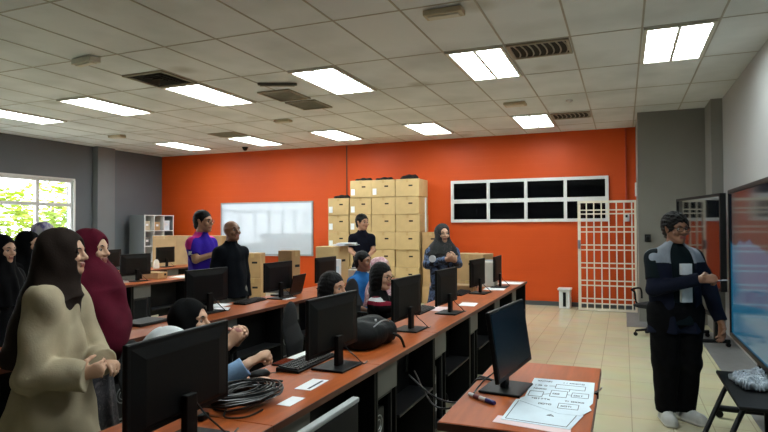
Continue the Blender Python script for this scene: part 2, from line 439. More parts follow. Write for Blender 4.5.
# ---------------------------------------------------------------- along the orange wall
o = thing('whiteboard', 'large glossy whiteboard on the orange wall behind the standing men', 'whiteboard', (-7.94, BY, .91))
MB().span((-1.27, -.025, 0), (1.27, -.005, 1.24)).build('board', 'whiteboard', o)
f = MB()
for z in (0, 1.24): f.span((-1.29, -.03, z - .018), (1.29, -.003, z + .018))
for x in (-1.28, 1.28): f.span((x - .018, -.031, -.018), (x + .018, -.003, 1.258))
f.build('frame', 'light_edge', o)
MB().span((-.5, -.09, -.03), (.5, -.03, -.018)).build('pen_tray', 'light_edge', o)

# gate of white bars standing in front of the wall
o = thing('barred_gate', 'white barred metal gate beside the grey block', 'gate', (-.785, 11.38, 0))
W_, H_ = 1.0, 2.02
f = MB()
f.span((0, -.02, .01), (.05, .02, H_)); f.span((W_ - .035, -.02, .01), (W_, .02, H_)); f.span((.05, -.02, .01), (W_ - .035, .02, .045)); f.span((.05, -.02, H_ - .04), (W_ - .035, .02, H_))
f.build('gate_frame', 'gate_white', o)
for k in range(1, 8):
    x = .025 + (W_ - .05) * k / 7.4
    if x < W_ - .05: MB().span((x - .011, -.011, .04), (x + .011, .011, H_ - .03)).build('vertical_bar', 'gate_white', o)
for z in (.14, .23, .47, .56, .79, .88, 1.12, 1.21, 1.45, 1.54, 1.78, 1.85):
    MB().span((.04, -.017, z - .011), (W_ - .03, -.006, z + .011)).build('cross_bar', 'gate_white', o)
MB().span((.0, -.05, 1.14), (.05, -.02, 1.30)).span((.035, -.075, 1.2), (.055, -.05, 1.24)).build('lock', 'metal', o, bevel=.004)
o = MB().tube([(.055, BY - .03, 1.9), (.055, BY - .03, CH - .02)], .016, 10).build('conduit', mat('orange_conduit', (170, 50, 14), .5), None, smooth=True)
tag(o, 'thin orange painted conduit running down the orange wall above the gate', 'conduit')
o = thing('wall_switch', 'small white switch box on the orange wall behind the gate bars', 'switch', (.055, BY, 1.72))
MB().box((0, -.025, 0), (.10, .05, .16)).build('box', 'white_frame', o, bevel=.006)
MB().box((0, -.055, .02), (.04, .012, .05)).build('rocker', 'charcoal', o, bevel=.003)
o = thing('wall_sounder', 'small white alarm box high on the edge of the grey block', 'alarm', (.21, 11.2, 2.2))
MB().box((.0, 0, 0), (.03, .12, .24)).build('case', 'white_frame', o, bevel=.01)
MB().box((-.016, 0, -.03), (.004, .05, .08)).build('grille', 'grille', o)
o = thing('dustbin', 'white slim bin with a dark slot standing by the orange wall', 'bin', (-1.05, 11.66, 0))
MB().prism([(-.10, -.12), (.10, -.12), (.11, .12), (-.11, .12)], 0, .34).build('bin_body', 'white_frame', o, bevel=.012)
MB().box((0, -.01, .36), (.25, .28, .04)).build('lid', 'white_frame', o, bevel=.012)
MB().box((0, -.123, .17), (.055, .012, .27)).build('slot', 'black_matte', o)

def carton(name='cardboard_carton', m='cardboard', d=(.5, .58, .362), sticker=False, hole=True, tape=True):
    o = thing(name, 'x', 'box', (0, 0, 0))
    MB().box((0, d[1] / 2, d[2] / 2), (d[0], d[1], d[2] - .004)).build('carton_body', m, o, bevel=.007)
    if hole:
        MB().box((.07 * d[0] / .5, -.001, d[2] * .62), (.085, .004, .03)).build('hand_hole', 'hole', o, bevel=.001)
    if tape:
        MB().box((0, d[1] / 2, d[2] - .002), (.05, d[1] + .006, .005)).box((0, -.0015, d[2] - .035), (.05, .004, .07)).build('tape', 'tape', o)
    if sticker:
        MB().box((-d[0] * .36, -.002, d[2] * .32), (.085, .005, .13)).build('sticker', 'paper', o)
        for z in (.05, .02, -.02): pass
    return o
ordn = ['topmost', 'second from the top', 'third from the top', 'fourth from the top', 'fifth from the top', 'sixth from the top', 'seventh from the top']
cols = [(-5.65, .49, 6, 'leftmost lower stack of cartons', {0: 1, 1: 1, 2: 1}), (-5.13, .49, 7, 'second stack from the left', {0: 1, 1: 1, 2: 1, 3: 1}),
        (-4.62, .53, 7, 'third stack from the left', {0: 1}), (-4.09, .51, 7, 'rightmost of the tall carton stacks', {})]
protos = {}
for ci, (cx, wd, n, nm, stk) in enumerate(cols):
    for k in range(n):
        key = (wd, bool(stk.get(k)))
        loc = (cx + random.uniform(-.012, .012), 11.2 + random.uniform(-.01, .02), (n - 1 - k) * .3628 + .002)
        lb = 'tan carton%s, %s in the %s' % (' with white sticker' if key[1] else '', ordn[k], nm)
        if key not in protos:
            protos[key] = carton(d=(wd, .58, .362), sticker=key[1]); b = protos[key]
            b.location = loc; b.rotation_euler.z = R(random.uniform(-.7, .7))
        else: b = dup(protos[key], loc, R(random.uniform(-.7, .7)))
        b['label'] = lb; b['group'] = 'stacked cartons against the orange wall'

# ---------------------------------------------------------------- sculpting: smooth unions of tapered limbs, surfaced into one mesh
def V(*a): return np.array(a, dtype=np.float64)
def unit(v): v = np.asarray(v, float); return v / (np.linalg.norm(v) + 1e-9)

class Sculpt:
    def __init__(s, lo, hi, vox):
        s.lo = np.array(lo, float); s.h = vox
        s.n = np.maximum(4, np.ceil((np.array(hi) - s.lo) / vox).astype(int) + 1)
        s.d = np.full(tuple(s.n), 9.0, np.float32)
        s.ax = [(s.lo[i] + np.arange(s.n[i]) * vox).astype(np.float32) for i in range(3)]
    def region(s, lo, hi):
        a = np.clip(np.floor((np.array(lo) - s.lo) / s.h).astype(int), 0, s.n - 1)
        b = np.clip(np.ceil((np.array(hi) - s.lo) / s.h).astype(int) + 1, 1, s.n)
        if np.any(b <= a): return None, None
        sl = tuple(slice(i, j) for i, j in zip(a, b))
        X, Y, Z = np.meshgrid(s.ax[0][sl[0]], s.ax[1][sl[1]], s.ax[2][sl[2]], indexing='ij')
        return sl, np.stack([X, Y, Z], -1)
    def put(s, sl, d, k, sub=False):
        o = s.d[sl]
        if sub:
            h = np.maximum(k - np.abs(o + d), 0) / k; s.d[sl] = np.maximum(o, -d) + h * h * k * .25
        else:
            h = np.maximum(k - np.abs(o - d), 0) / k; s.d[sl] = np.minimum(o, d) - h * h * k * .25
    def limb(s, a, b, r1, r2, k=.02, flat=None, fs=1.0, clip=False, clip0=False, sub=False):
        """tapered capsule a->b; flat/fs squashes it along one direction; clip cuts the far end square"""
        a, b = np.asarray(a, float), np.asarray(b, float); m = max(r1, r2) * max(1, fs) + k + 2 * s.h
        sl, P = s.region(np.minimum(a, b) - m, np.maximum(a, b) + m)
        if sl is None: return s
        ab = b - a; L = np.linalg.norm(ab) + 1e-9; ax = ab / L
        q = P - a.astype(np.float32); t = q @ ax.astype(np.float32); tc = np.clip(t / L, 0, 1)
        q = q - (tc * L)[..., None] * ax.astype(np.float32)
        l2 = (q * q).sum(-1); sc = 1.0
        if flat is not None:
            f = unit(flat).astype(np.float32); c = q @ f; l2 = l2 + c * c * (1 / fs ** 2 - 1); sc = min(1.0, fs)
        d = (np.sqrt(np.maximum(l2, 0)) - (r1 + (r2 - r1) * tc)) * sc
        if clip: d = np.maximum(d, t - L)
        if clip0: d = np.maximum(d, -t)
        s.put(sl, d.astype(np.float32), k, sub); return s
    def ball(s, c, r, k=.02, frame=None, sub=False):
        """ellipsoid with radii r along the axes of frame"""
        c = np.asarray(c, float); r = np.asarray(r, float) if np.ndim(r) else np.full(3, float(r)); m = r.max() + k + 2 * s.h
        sl, P = s.region(c - m, c + m)
        if sl is None: return s
        q = P - c.astype(np.float32)
        if frame is not None: q = q @ np.array(frame, np.float32).T
        u = q / r.astype(np.float32); l = np.sqrt((u * u).sum(-1)) + 1e-6; g = np.sqrt(((u / r.astype(np.float32)) ** 2).sum(-1)) + 1e-6
        s.put(sl, (l * (l - 1) / g).astype(np.float32), k, sub); return s
    def cut(s, p, n, k=.01):
        """remove everything on the n side of a plane"""
        n = unit(n); X, Y, Z = s.ax
        d = ((X - p[0]) * n[0])[:, None, None] + ((Y - p[1]) * n[1])[None, :, None] + ((Z - p[2]) * n[2])[None, None, :]
        h = np.maximum(k - np.abs(s.d - d), 0) / k; s.d = (np.maximum(s.d, d) + h * h * k * .25).astype(np.float32); return s
    def wave(s, fn):
        sl, P = s.region(s.lo, s.lo + s.n * s.h); s.d = s.d + fn(P).astype(np.float32) ; return s
    def mesh(s):
        d = s.d; d = np.pad(d, 1, constant_values=1.0); ins = d < 0
        n = np.array(d.shape); c = np.zeros(tuple(n - 1), np.int8)
        for i in (0, 1):
            for j in (0, 1):
                for k in (0, 1): c += ins[i:n[0] - 1 + i, j:n[1] - 1 + j, k:n[2] - 1 + k]
        act = np.argwhere((c > 0) & (c < 8)); idx = np.full(tuple(n - 1), -1, np.int64); idx[tuple(act.T)] = np.arange(len(act))
        acc = np.zeros((len(act), 3)); cnt = np.zeros(len(act)); cor = [(i, j, k) for i in (0, 1) for j in (0, 1) for k in (0, 1)]
        val = {o: d[act[:, 0] + o[0], act[:, 1] + o[1], act[:, 2] + o[2]] for o in cor}
        for o in cor:
            for a in range(3):
                if o[a]: continue
                p = list(o); p[a] = 1; p = tuple(p); va, vb = val[o], val[p]; x = (va < 0) != (vb < 0)
                t = np.where(x, va / np.where(x, va - vb, 1), 0); pt = np.tile(np.array(o, float), (len(act), 1)); pt[:, a] += t
                acc[x] += pt[x]; cnt[x] += 1
        verts = (act + acc / np.maximum(cnt, 1)[:, None] - 1) * s.h + s.lo
        faces = []
        for a in range(3):
            b, e = (a + 1) % 3, (a + 2) % 3; n2 = n.copy(); sl0 = [slice(None)] * 3; sl1 = [slice(None)] * 3
            sl0[a] = slice(0, -1); sl1[a] = slice(1, None); A, B = ins[tuple(sl0)], ins[tuple(sl1)]
            for flip, msk in ((False, A & ~B), (True, ~A & B)):
                g = np.argwhere(msk); g = g[(g[:, b] > 0) & (g[:, e] > 0) & (g[:, b] < n[b] - 1) & (g[:, e] < n[e] - 1)]
                if not len(g): continue
                def cell(db, de): q = g.copy(); q[:, b] -= db; q[:, e] -= de; return idx[q[:, 0], q[:, 1], q[:, 2]]
                f = np.stack([cell(1, 1), cell(0, 1), cell(0, 0), cell(1, 0)], 1); faces.append(f[:, ::-1] if flip else f)
        return verts, np.concatenate(faces) if faces else np.zeros((0, 4), int)
    def build(s, name, mats, parent=None, face_mat=None, loc=None):
        v, f = s.mesh(); me = bpy.data.meshes.new(name)
        me.vertices.add(len(v)); me.vertices.foreach_set('co', v.astype(np.float32).ravel())
        me.loops.add(len(f) * 4); me.loops.foreach_set('vertex_index', f.astype(np.int32).ravel())
        me.polygons.add(len(f)); me.polygons.foreach_set('loop_start', np.arange(len(f), dtype=np.int32) * 4)
        for m in (mats if isinstance(mats, (list, tuple)) else [mats]): me.materials.append(M[m] if isinstance(m, str) else m)
        if face_mat is not None: me.polygons.foreach_set('material_index', face_mat(v[f].mean(1)).astype(np.int32))
        me.polygons.foreach_set('use_smooth', np.ones(len(f), bool)); me.update(calc_edges=True); me.validate()
        o = bpy.data.objects.new(name, me); C.objects.link(o)
        if parent is not None: o.parent = parent
        if loc is not None: o.location = loc
        return o

M['hair'] = mat('dark_hair', (9, 7, 7), 0.6, var=0.35, scale=40, bump=0.5, bscale=90, stretch=(1, 1, .25), spec=0.2)
M['eye_white'] = mat('eye_white', (150, 142, 134), 0.25)
M['iris'] = mat('dark_iris', (26, 17, 12), 0.15)
M['lens'] = mat('spectacle_frame', (16, 16, 18), 0.25)
M['lip'] = mat('lips', (146, 84, 74), 0.45, var=0.05)
M['shoe_sole'] = mat('shoe_sole', (196, 194, 188), 0.6, var=0.06)
def skin_mat(name, c): return mat(name, c, 0.5, var=0.05, scale=14, bump=0.04, bscale=150)
M['skin_tan'] = skin_mat('skin_tan', (176, 128, 100)); M['skin_light'] = skin_mat('skin_light', (204, 160, 132)); M['skin_brown'] = skin_mat('skin_brown', (138, 96, 72))
M['denim_black'] = mat('black_trousers', (8, 8, 10), 0.9, spec=0.1, var=0.25, scale=25, bump=0.15, bscale=60)
M['skirt_black'] = mat('black_skirt', (11, 11, 13), 0.9, spec=0.1, var=0.2)

CR, CT = np.array([.9251, .3796]), np.array([.3796, -.9251])     # room directions: rightwards and towards the doorway side
class Person:
    """A figure facing local +X. s scales a 1.7 m skeleton."""
    def __init__(P, label, loc, face, crown, seated=False, vox=.008, look=(0, 0), lean=0, tilt=0, bulk=1.0, skin='skin_tan', arms=None, group=None, pel=None, legs=True, stride=0.0, stance=1.0, tuck=1.0):
        P.o = thing('person', label, 'person', (loc[0], loc[1], 0), R(face), group)
        P.vox = vox; P.seated = seated; P.bulk = bulk; P.skin = skin; P.loc = loc; P.face = R(face)
        if seated:
            s = P.s = .95; pz = pel if pel else crown - .77 * s * math.cos(R(lean))
        else:
            s = P.s = crown / (1.70 - .77 * (1 - math.cos(R(lean)))); pz = .93 * s
        P.pz = pz
        ca, sa = math.cos(R(lean)), math.sin(R(lean))
        def up(x, y, z): return V(x * ca + z * sa, y, -x * sa + z * ca) * s + V(0, 0, pz)
        P.up = up
        P.pel = up(0, 0, 0); P.waist = up(0, 0, .13); P.chest = up(0, 0, .31); P.neck = up(-.015, 0, .50); P.hc = up(.02, 0, .655)
        P.sh = {'L': up(-.01, .160 * bulk ** .5, .415), 'R': up(-.01, -.160 * bulk ** .5, .415)}
        yaw, pit = R(look[0]), R(look[1]); rl = R(tilt)
        f = V(math.cos(yaw) * math.cos(pit), math.sin(yaw) * math.cos(pit), math.sin(pit)); l = V(-math.sin(yaw), math.cos(yaw), 0); u = np.cross(f, l)
        l, u = l * math.cos(rl) + u * math.sin(rl), u * math.cos(rl) - l * math.sin(rl)
        P.f, P.l, P.u = f, l, u
        P.arm = {}
        for sd in 'LR':
            sg = 1 if sd == 'L' else -1; a = (arms or {}).get(sd)
            if a is None:
                if seated: e, w_, hd, pn, cu = P.sh[sd] + V(.05, sg * .05, -.27) * s, P.sh[sd] + V(.27, sg * .0, -.34) * s, V(1, -sg * .3, -.1), V(0, 0, -1), 25
                else: e, w_, hd, pn, cu = P.sh[sd] + V(-.02, sg * .05, -.28) * s, P.sh[sd] + V(.03, sg * .055, -.52) * s, V(.15, 0, -1), V(0, -sg, 0), 25
            else:
                e, w_ = P.W(a[0]), P.W(a[1]); hd, pn, cu = P.D(a[2]), P.D(a[3]), a[4]
            P.arm[sd] = (e, w_, unit(hd), unit(pn), cu)
        P.leg = {}
        for sd in 'LR':
            sg = 1 if sd == 'L' else -1
            if seated: P.leg[sd] = (P.pel + V(0, sg * .09 * s, -.01), V(.43 * s * tuck, sg * .11 * s, pz - .01), V(.42 * s * tuck, sg * .11 * s, .08), V(1, sg * .15, 0))
            else: P.leg[sd] = (P.pel + V(0, sg * .088 * s * bulk, -.03 * s), V(.012 + sg * stride, sg * .092 * s * bulk * (stance * .5 + .5), .49 * s), V(-.02 + sg * stride, sg * .095 * s * bulk * stance, .085 * s), V(1, sg * .3, 0))
    def W(P, p):
        """(right, towards, height) about the figure -> local"""
        g = CR * p[0] + CT * p[1]; c, s_ = math.cos(-P.face), math.sin(-P.face)
        return V(g[0] * c - g[1] * s_, g[0] * s_ + g[1] * c, p[2])
    def D(P, p): return P.W(p)
    def H(P, f, l, u): return P.hc + (P.f * f + P.l * l + P.u * u) * P.s
    def bounds(P, pts, m): A = np.array(pts); return A.min(0) - m, A.max(0) + m
    def hand(P, G, w, d, n, cu, right, k=.006):
        s = P.s; th = np.cross(d, n) if right else -np.cross(d, n); th = unit(th); n = unit(np.cross(th, d)) * (1 if np.dot(np.cross(th, d), n) > 0 else -1)
        G.limb(w - d * .01, w + d * .085 * s, .030 * s, .041 * s, .012, n, .42)
        cs, L = (.030, .010, -.010, -.029), (.078, .086, .080, .062)
        for i in range(4):
            p = w + d * (.088 - .005 * (i == 3)) * s + th * cs[i] * s; c = R(cu * (1 + .12 * i)); di = d + th * (cs[i] * 2.2)
            for j, (fr, rr) in enumerate(((.42, .0098), (.32, .0088), (.26, .0078))):
                a = c * (j + .6); e = unit(unit(di) * math.cos(a) + n * math.sin(a)); q = p + e * L[i] * fr * s
                G.limb(p, q, rr * s, rr * .93 * s, k); p = q
        p = w + d * .022 * s + th * .026 * s; q = p + unit(d * .62 + th * .72 + n * .35) * .045 * s; r_ = q + unit(d * .85 + th * .2 + n * (.3 + cu / 90)) * .034 * s; t_ = r_ + unit(d * .8 - th * .15 + n * (.5 + cu / 60)) * .026 * s
        G.limb(p, q, .015 * s, .0125 * s, .012).limb(q, r_, .0118 * s, .0105 * s, k).limb(r_, t_, .0105 * s, .0088 * s, k)
    def body(P, feet=True):
        s, b = P.s, P.bulk; pts = [P.pel, P.hc + V(0, 0, .14), P.hc - V(.14, .2, 0), P.hc + V(.15, .2, 0), P.pel + V(-.16, -.2, -.1), P.pel + V(.16, .2, 0)]
        for sd in 'LR': pts += [P.sh[sd], P.arm[sd][0], P.arm[sd][1] + P.arm[sd][2] * .2, P.arm[sd][1], P.leg[sd][1], P.leg[sd][2], P.leg[sd][2] + V(.12, 0, -.05)]
        G = Sculpt(*P.bounds(pts, .09), P.vox); fr = (P.f, P.l, P.u); H = P.H; X = V(1, 0, 0)
        G.limb(P.chest, P.waist, .145 * s * b, .13 * s * b, .05, X, .66).limb(P.waist, P.pel, .13 * s * b, .15 * s * b, .05, X, .7)
        G.limb(P.neck, P.H(-.02, 0, -.07), .058 * s, .054 * s, .03)
        for sd in 'LR':
            e, w, hd, pn, cu = P.arm[sd]; S = P.sh[sd]
            G.limb(P.neck - V(0, 0, .04), S, .05 * s, .05 * s, .04).limb(S, e, .049 * s * b ** .5, .038 * s, .025).limb(e, w, .038 * s, .026 * s, .015)
            P.hand(G, w, hd, pn, cu, sd == 'R')
            h, kn, an, toe = P.leg[sd]
            G.limb(h, kn, .082 * s, .054 * s, .04).limb(kn, an, .052 * s, .035 * s, .02)
            if feet: G.limb(an - V(.02, 0, .04), an + unit(toe) * .13 * s - V(0, 0, .055), .035 * s, .026 * s, .02)
        # head
        G.ball(H(-.012, 0, .028), np.array((.098, .077, .090)) * s, .02, fr)
        G.limb(H(.022, 0, .0), H(.048, 0, -.072), .068 * s, .040 * s, .03, P.l, .95)
        for l in (-1, 1): G.limb(H(.0, l * .05, -.04), H(.058, l * .018, -.092), .021 * s, .018 * s, .025)
        G.ball(H(.070, 0, -.092), .021 * s, .02)
        for l in (-1, 1):
            G.ball(H(.068, l * .040, -.028), np.array((.022, .024, .022)) * s, .02, fr)
            G.limb(H(.082, l * .014, .022), H(.066, l * .05, .024), .012 * s, .010 * s, .015)
        G.ball(H(.098, .031, .003), np.array((.020, .019, .014)) * s, .012, fr, True); G.ball(H(.098, -.031, .003), np.array((.020, .019, .014)) * s, .012, fr, True)
        G.limb(H(.088, 0, .012), H(.110, 0, -.026), .0085 * s, .0135 * s, .012)
        for l in (-1, 1): G.ball(H(.098, l * .013, -.033), .0095 * s, .006)
        G.limb(H(.088, -.02, -.058), H(.088, .02, -.058), .0085 * s, .0085 * s, .006).limb(H(.087, -.016, -.068), H(.087, .016, -.068), .009 * s, .009 * s, .006)
        for l in (-1, 1):
            G.limb(H(-.008, l * .080, .018), H(-.002, l * .077, -.028), .013 * s, .009 * s, .008, P.f * .9 + P.l * l * .4, 1.0)
        hc, f, l, u = P.hc, P.f, P.l, P.u
        def fm(c):
            q = (c - hc) / s; a, b_, d = q @ f, q @ l, q @ u
            return ((a > .088) & (np.abs(b_) < .026) & (d < -.052) & (d > -.076)).astype(int)
        P.body_o = G.build('body', [P.skin, 'lip'], P.o, fm)
        # eyes and brows
        for l_ in (-1, 1):
            c = H(.0745, l_ * .031, .001); m = MB(); pr_ = []
            prof = [(.0001, .0128)] + [(.0128 * math.sin(t), .0128 * math.cos(t)) for t in (.25, .5, .72, 1.1, 1.57, 2.2)]
            f2 = unit(P.f + P.l * 0); w1, w2 = P.l, P.u
            for i in range(len(prof) - 1):
                (r0, z0), (r1, z1) = prof[i], prof[i + 1]; n = 14
                vs = [c + (f2 * z + w1 * r * math.cos(2 * math.pi * k / n) + w2 * r * math.sin(2 * math.pi * k / n)) * s for r, z in ((r0, z0), (r1, z1)) for k in range(n)]
                m.add(vs, [(k, (k + 1) % n, n + (k + 1) % n, n + k) for k in range(n)], 1 if i < 2 else 0)
            m.build('eye', ['eye_white', 'iris'], P.o, smooth=True)
            MB().tube([H(.093, l_ * .014, .0215), H(.091, l_ * .030, .0275), H(.076, l_ * .050, .024)], [.0032 * s, .0042 * s, .0022 * s], 8).build('eyebrow', 'hair', P.o, smooth=True)
        return P
    def hair(P, kind='short', m='hair', puff=1.0, vox=None):
        s = P.s; fr = (P.f, P.l, P.u); H = P.H; lo, hi = P.bounds([P.hc, P.neck - V(.1, 0, .25)] if kind == 'long' else [P.hc], .2)
        G = Sculpt(lo, hi, vox or min(P.vox, .007))
        G.ball(H(-.018, 0, .036), np.array((.104 * puff, .089 * puff, .098 * puff)) * s, .01, fr)
        if kind == 'long':
            G.ball(H(-.025, 0, -.03), np.array((.095, .095, .12)) * s, .03, fr)
            G.limb(H(-.05, 0, -.05), P.neck + V(-.06, 0, -.16), .085 * s, .07 * s, .04, V(1, 0, 0), .6)
        else:
            G.limb(H(-.05, 0, .0), H(-.065, 0, -.045), .062 * s, .05 * s, .03, P.l, 1.05)
        G.limb(H(.112, 0, -.02), H(.112, 0, -.1), .082 * s, .085 * s, .012, P.l, .95, sub=True)
        for l in ((-1, 1) if kind != 'long' else ()): G.ball(H(-.002, l * .09, -.006), np.array((.018, .025, .03)) * s, .01, fr, True)
        if kind in ('short', 'curly'): G.limb(H(.04, -.2, -.12), H(.04, .2, -.12), .095 * s, .095 * s, .01, sub=True)
        ph = (hash(kind) % 7) * 0
        cu = .0045 if kind == 'curly' else .0018
        G.wave(lambda q: cu * (np.sin(q[..., 0] * 150 + 3 * np.sin(q[..., 2] * 90)) * np.sin(q[..., 1] * 140 + 2 * np.sin(q[..., 0] * 110)) + .8 * np.sin(q[..., 2] * 170 + 3 * np.sin(q[..., 1] * 80))))
        return G.build('hair', m, P.o)
    def glasses(P):
        s = P.s; m = MB(); H = P.H
        for l in (-1, 1):
            c = (.107, l * .033, .0)
            pts = [H(c[0] - .010 * abs(math.cos(t)) * (1 if l * math.cos(t) > 0 else 0), c[1] + .025 * math.copysign(abs(math.cos(t)) ** .7, math.cos(t)), c[2] + .018 * math.copysign(abs(math.sin(t)) ** .7, math.sin(t))) for t in np.linspace(0, 2 * math.pi, 20, endpoint=False)]
            m.tube(pts, .0026 * s, 6, closed=True); m.tube([H(.097, l * .058, .006), H(.06, l * .082, .008), H(-.01, l * .086, .008)], .0024 * s, 6)
        m.tube([H(.107, -.009, .004), H(.111, 0, .007), H(.107, .009, .004)], .0026 * s, 6)
        return m.build('glasses', 'lens', P.o, smooth=True)
    def top(P, m, hem=.06, sleeve='long', bulk=None, hemr=None, name='shirt', face_mat=None, fold=.004, vox=None, collar=False, sr=1.0, open_=False, hemflat=.72):
        s = P.s; b = bulk or P.bulk; up = P.up; hemp = up(0, 0, -hem / s if P.seated else -hem); X = V(1, 0, 0); v = vox or P.vox
        hr = (hemr or .158 * b) * s
        pts = [hemp + V(hr, hr, 0), hemp - V(hr, hr, 0), P.neck + V(0, 0, .06)]
        for sd in 'LR': pts += [P.sh[sd], P.arm[sd][0], P.arm[sd][1]]
        G = Sculpt(*P.bounds(pts, .13 * sr), v)
        G.limb(P.chest + V(0, 0, .03), P.waist, .160 * s * b, .148 * s * b, .05, X, .70)
        G.limb(P.waist, hemp, .148 * s * b, hr, .05, X, hemflat, clip=True)
        if P.seated: G.ball(P.pel + V(.06, 0, .0), np.array((.2, .19, .12)) * s, .05)
        G.limb(P.neck - V(0, 0, .01), P.neck + V(.005, 0, .028), .062 * s, .058 * s, .03, None, 1, clip=True)
        for sd in 'LR': G.limb(P.neck - V(0, 0, .035), P.sh[sd] - V(0, 0, .012), .062 * s, .056 * s * b ** .5, .05)
        if open_: G.limb(V(P.neck[0] + .15 * s, 0, P.neck[2] + .04), V(hemp[0] + .232 * s, 0, hemp[2] - .05), .105 * s, .115 * s, .015, sub=True)
        for sd in 'LR':
            e, w, hd, pn, cu = P.arm[sd]; S = P.sh[sd]
            if sleeve == 'short':
                G.limb(S, S + (e - S) * .72, .067 * s * b ** .5, .062 * s * b ** .5, .04, clip=True)
            else:
                q = {'long': (.064, .052, .046), 'loose': (.080, .080, .074)}[sleeve]; cf = 1.16 if sleeve == 'loose' else .96
                G.limb(S, e, q[0] * s * b ** .5, q[1] * s * b ** .5, .04).limb(e, e + (w - e) * cf, q[1] * s * b ** .5, q[2] * s, .02, clip=True)
        if collar: G.limb(P.neck + V(.0, 0, .0), P.neck + V(.006, 0, .045), .066 * s, .066 * s, .008, clip=True)
        if fold:
            ph = random.uniform(0, 6)
            def fw(q):
                th = np.arctan2(q[..., 1], q[..., 0] + 1e-4)
                return fold * (np.sin(6 * th + ph + 5 * q[..., 2]) * .7 + np.sin(q[..., 2] * 22 + q[..., 1] * 17 + 2 * np.sin(q[..., 0] * 14) + ph) * .6 + np.sin(q[..., 0] * 31 - q[..., 2] * 23 + q[..., 1] * 19) * .4 + .9 * (.5 - np.abs(np.sin(q[..., 2] * 11 + q[..., 0] * 15 + 1.8 * np.sin(q[..., 1] * 9 + ph)))))
            G.wave(fw)
        return G.build(name, m, P.o, face_mat)
    def trousers(P, m='denim_black', wide=1.0, name='trousers', vox=None):
        s, b = P.s, P.bulk; pts = [P.pel + V(0, 0, .12), P.pel - V(.17, .2, .1), P.pel + V(.17, .2, 0)]
        for sd in 'LR': pts += list(P.leg[sd][:3])
        G = Sculpt(*P.bounds(pts, .12), vox or P.vox)
        G.limb(P.pel + (P.waist - P.pel) * .5, P.pel - V(0, 0, .02), .150 * s * b, .158 * s * b, .04, V(1, 0, 0), .74, clip0=True)
        for sd in 'LR':
            h, kn, an, _ = P.leg[sd]
            G.limb(h, kn, .098 * s * b * wide ** .5, .074 * s * b * wide, .04).limb(kn, an, .074 * s * b * wide, .058 * s * b * wide, .03, clip=True)
        G.wave(lambda q: .0028 * np.sin(q[..., 2] * 26 + q[..., 1] * 40 + 2.5 * np.sin(q[..., 0] * 22 + q[..., 2] * 9)) + .002 * np.sin(q[..., 1] * 60 - q[..., 2] * 17))
        return G.build(name, m, P.o)
    def skirt(P, m='skirt_black', name='skirt', hem=.07, r=.25):
        s = P.s; v = max(P.vox, .009)
        if P.seated:
            pts = [P.pel - V(.2, .25, .1), P.pel + V(.1, .25, .1)] + [P.leg[sd][i] for sd in 'LR' for i in (1, 2)]
            G = Sculpt(*P.bounds(pts, .14), v)
            for sd in 'LR':
                h, kn, an, _ = P.leg[sd]; G.limb(h, kn, .115 * s, .095 * s, .07).limb(kn, an, .09 * s, .09 * s, .07, clip=True)
            G.limb(P.waist, P.pel, .14 * s, .165 * s, .05, V(1, 0, 0), .75)
        else:
            G = Sculpt((-r - .1, -r - .1, 0), (r + .1, r + .1, P.pz + .15), v)
            G.limb(P.waist, V(0, 0, hem), .145 * s, r, .05, V(1, 0, 0), .75, clip=True)
            G.wave(lambda q: .012 * np.sin(9 * np.arctan2(q[..., 1], q[..., 0])) * np.clip((P.pz - q[..., 2]) / .6, 0, 1))
        return G.build(name, m, P.o)
    def shoes(P, m='black_matte', sole='shoe_sole', laces=False):
        s = P.s
        for sd in 'LR':
            an, toe = P.leg[sd][2], unit(P.leg[sd][3]); z0 = .0 if not P.seated else 0.0
            side = np.cross(V(0, 0, 1), toe); base = V(an[0], an[1], 0)
            h, t_ = base - toe * .045 * s + V(0, 0, .05), base + toe * .150 * s + V(0, 0, .042)
            G = Sculpt(*P.bounds([h, t_, an + V(0, 0, .03)], .09), .005)
            G.limb(h, t_, .046 * s, .047 * s, .02, side, 1.0).limb(base + V(0, 0, .05), V(an[0], an[1], .112), .045 * s, .046 * s, .03, clip=True)
            G.limb(base + toe * .02 + V(0, 0, .07), t_ - V(0, 0, .0), .042 * s, .038 * s, .03)
            G.limb(h - V(0, 0, .03), t_ - V(0, 0, .024), .052 * s, .053 * s, .006, V(0, 0, 1), .5)
            G.cut((0, 0, .001), (0, 0, -1), .004)
            sh = G.build('shoe', [m, sole], P.o, lambda c: (c[:, 2] < .026).astype(int))
            if laces:
                lm = MB()
                for i in range(4):
                    c = base + toe * (.035 + .024 * i) + V(0, 0, .117 - .009 * i)
                    lm.tube([c - side * .026 - V(0, 0, .012), c, c + side * .026 - V(0, 0, .012)], .0035, 6)
                lm.build('laces', 'black_matte', sh, smooth=True)
    def hijab(P, m, drop=.24, spread=.22, back=.0, fold=.006, flat=.78, point=0.0, vox=None, cap=1.0, n=11, liner=None, sh=.185):
        """head scarf: cap, wrap under the chin and a cape that falls over the shoulders"""
        s = P.s; fr = (P.f, P.l, P.u); H = P.H; ne = P.neck; cl = ne + V(.01 + point * .3, 0, -drop)
        lo, hi = P.bounds([P.hc + V(0, 0, .05), cl - V(spread, spread, point + back), cl + V(spread, spread, 0)], .14)
        G = Sculpt(lo, hi, vox or P.vox)
        G.ball(H(-.022, 0, .028), np.array((.118, .096, .108)) * s * cap, .02, fr)
        G.ball(H(-.005, 0, -.05), np.array((.100, .085, .1)) * s * cap, .03, fr)
        G.limb(H(-.012, 0, -.08), ne + V(.015, 0, .0), .082 * s, .098 * s, .04)
        G.limb(H(.105, 0, .030), H(.108, 0, -.075), .052 * s, .043 * s, .012, P.l, 1.08, sub=True)
        G.limb(ne + V(-.01, 0, -.01), ne + V(0, 0, -.10), .100 * s, sh * s, .05, V(1, 0, 0), flat)
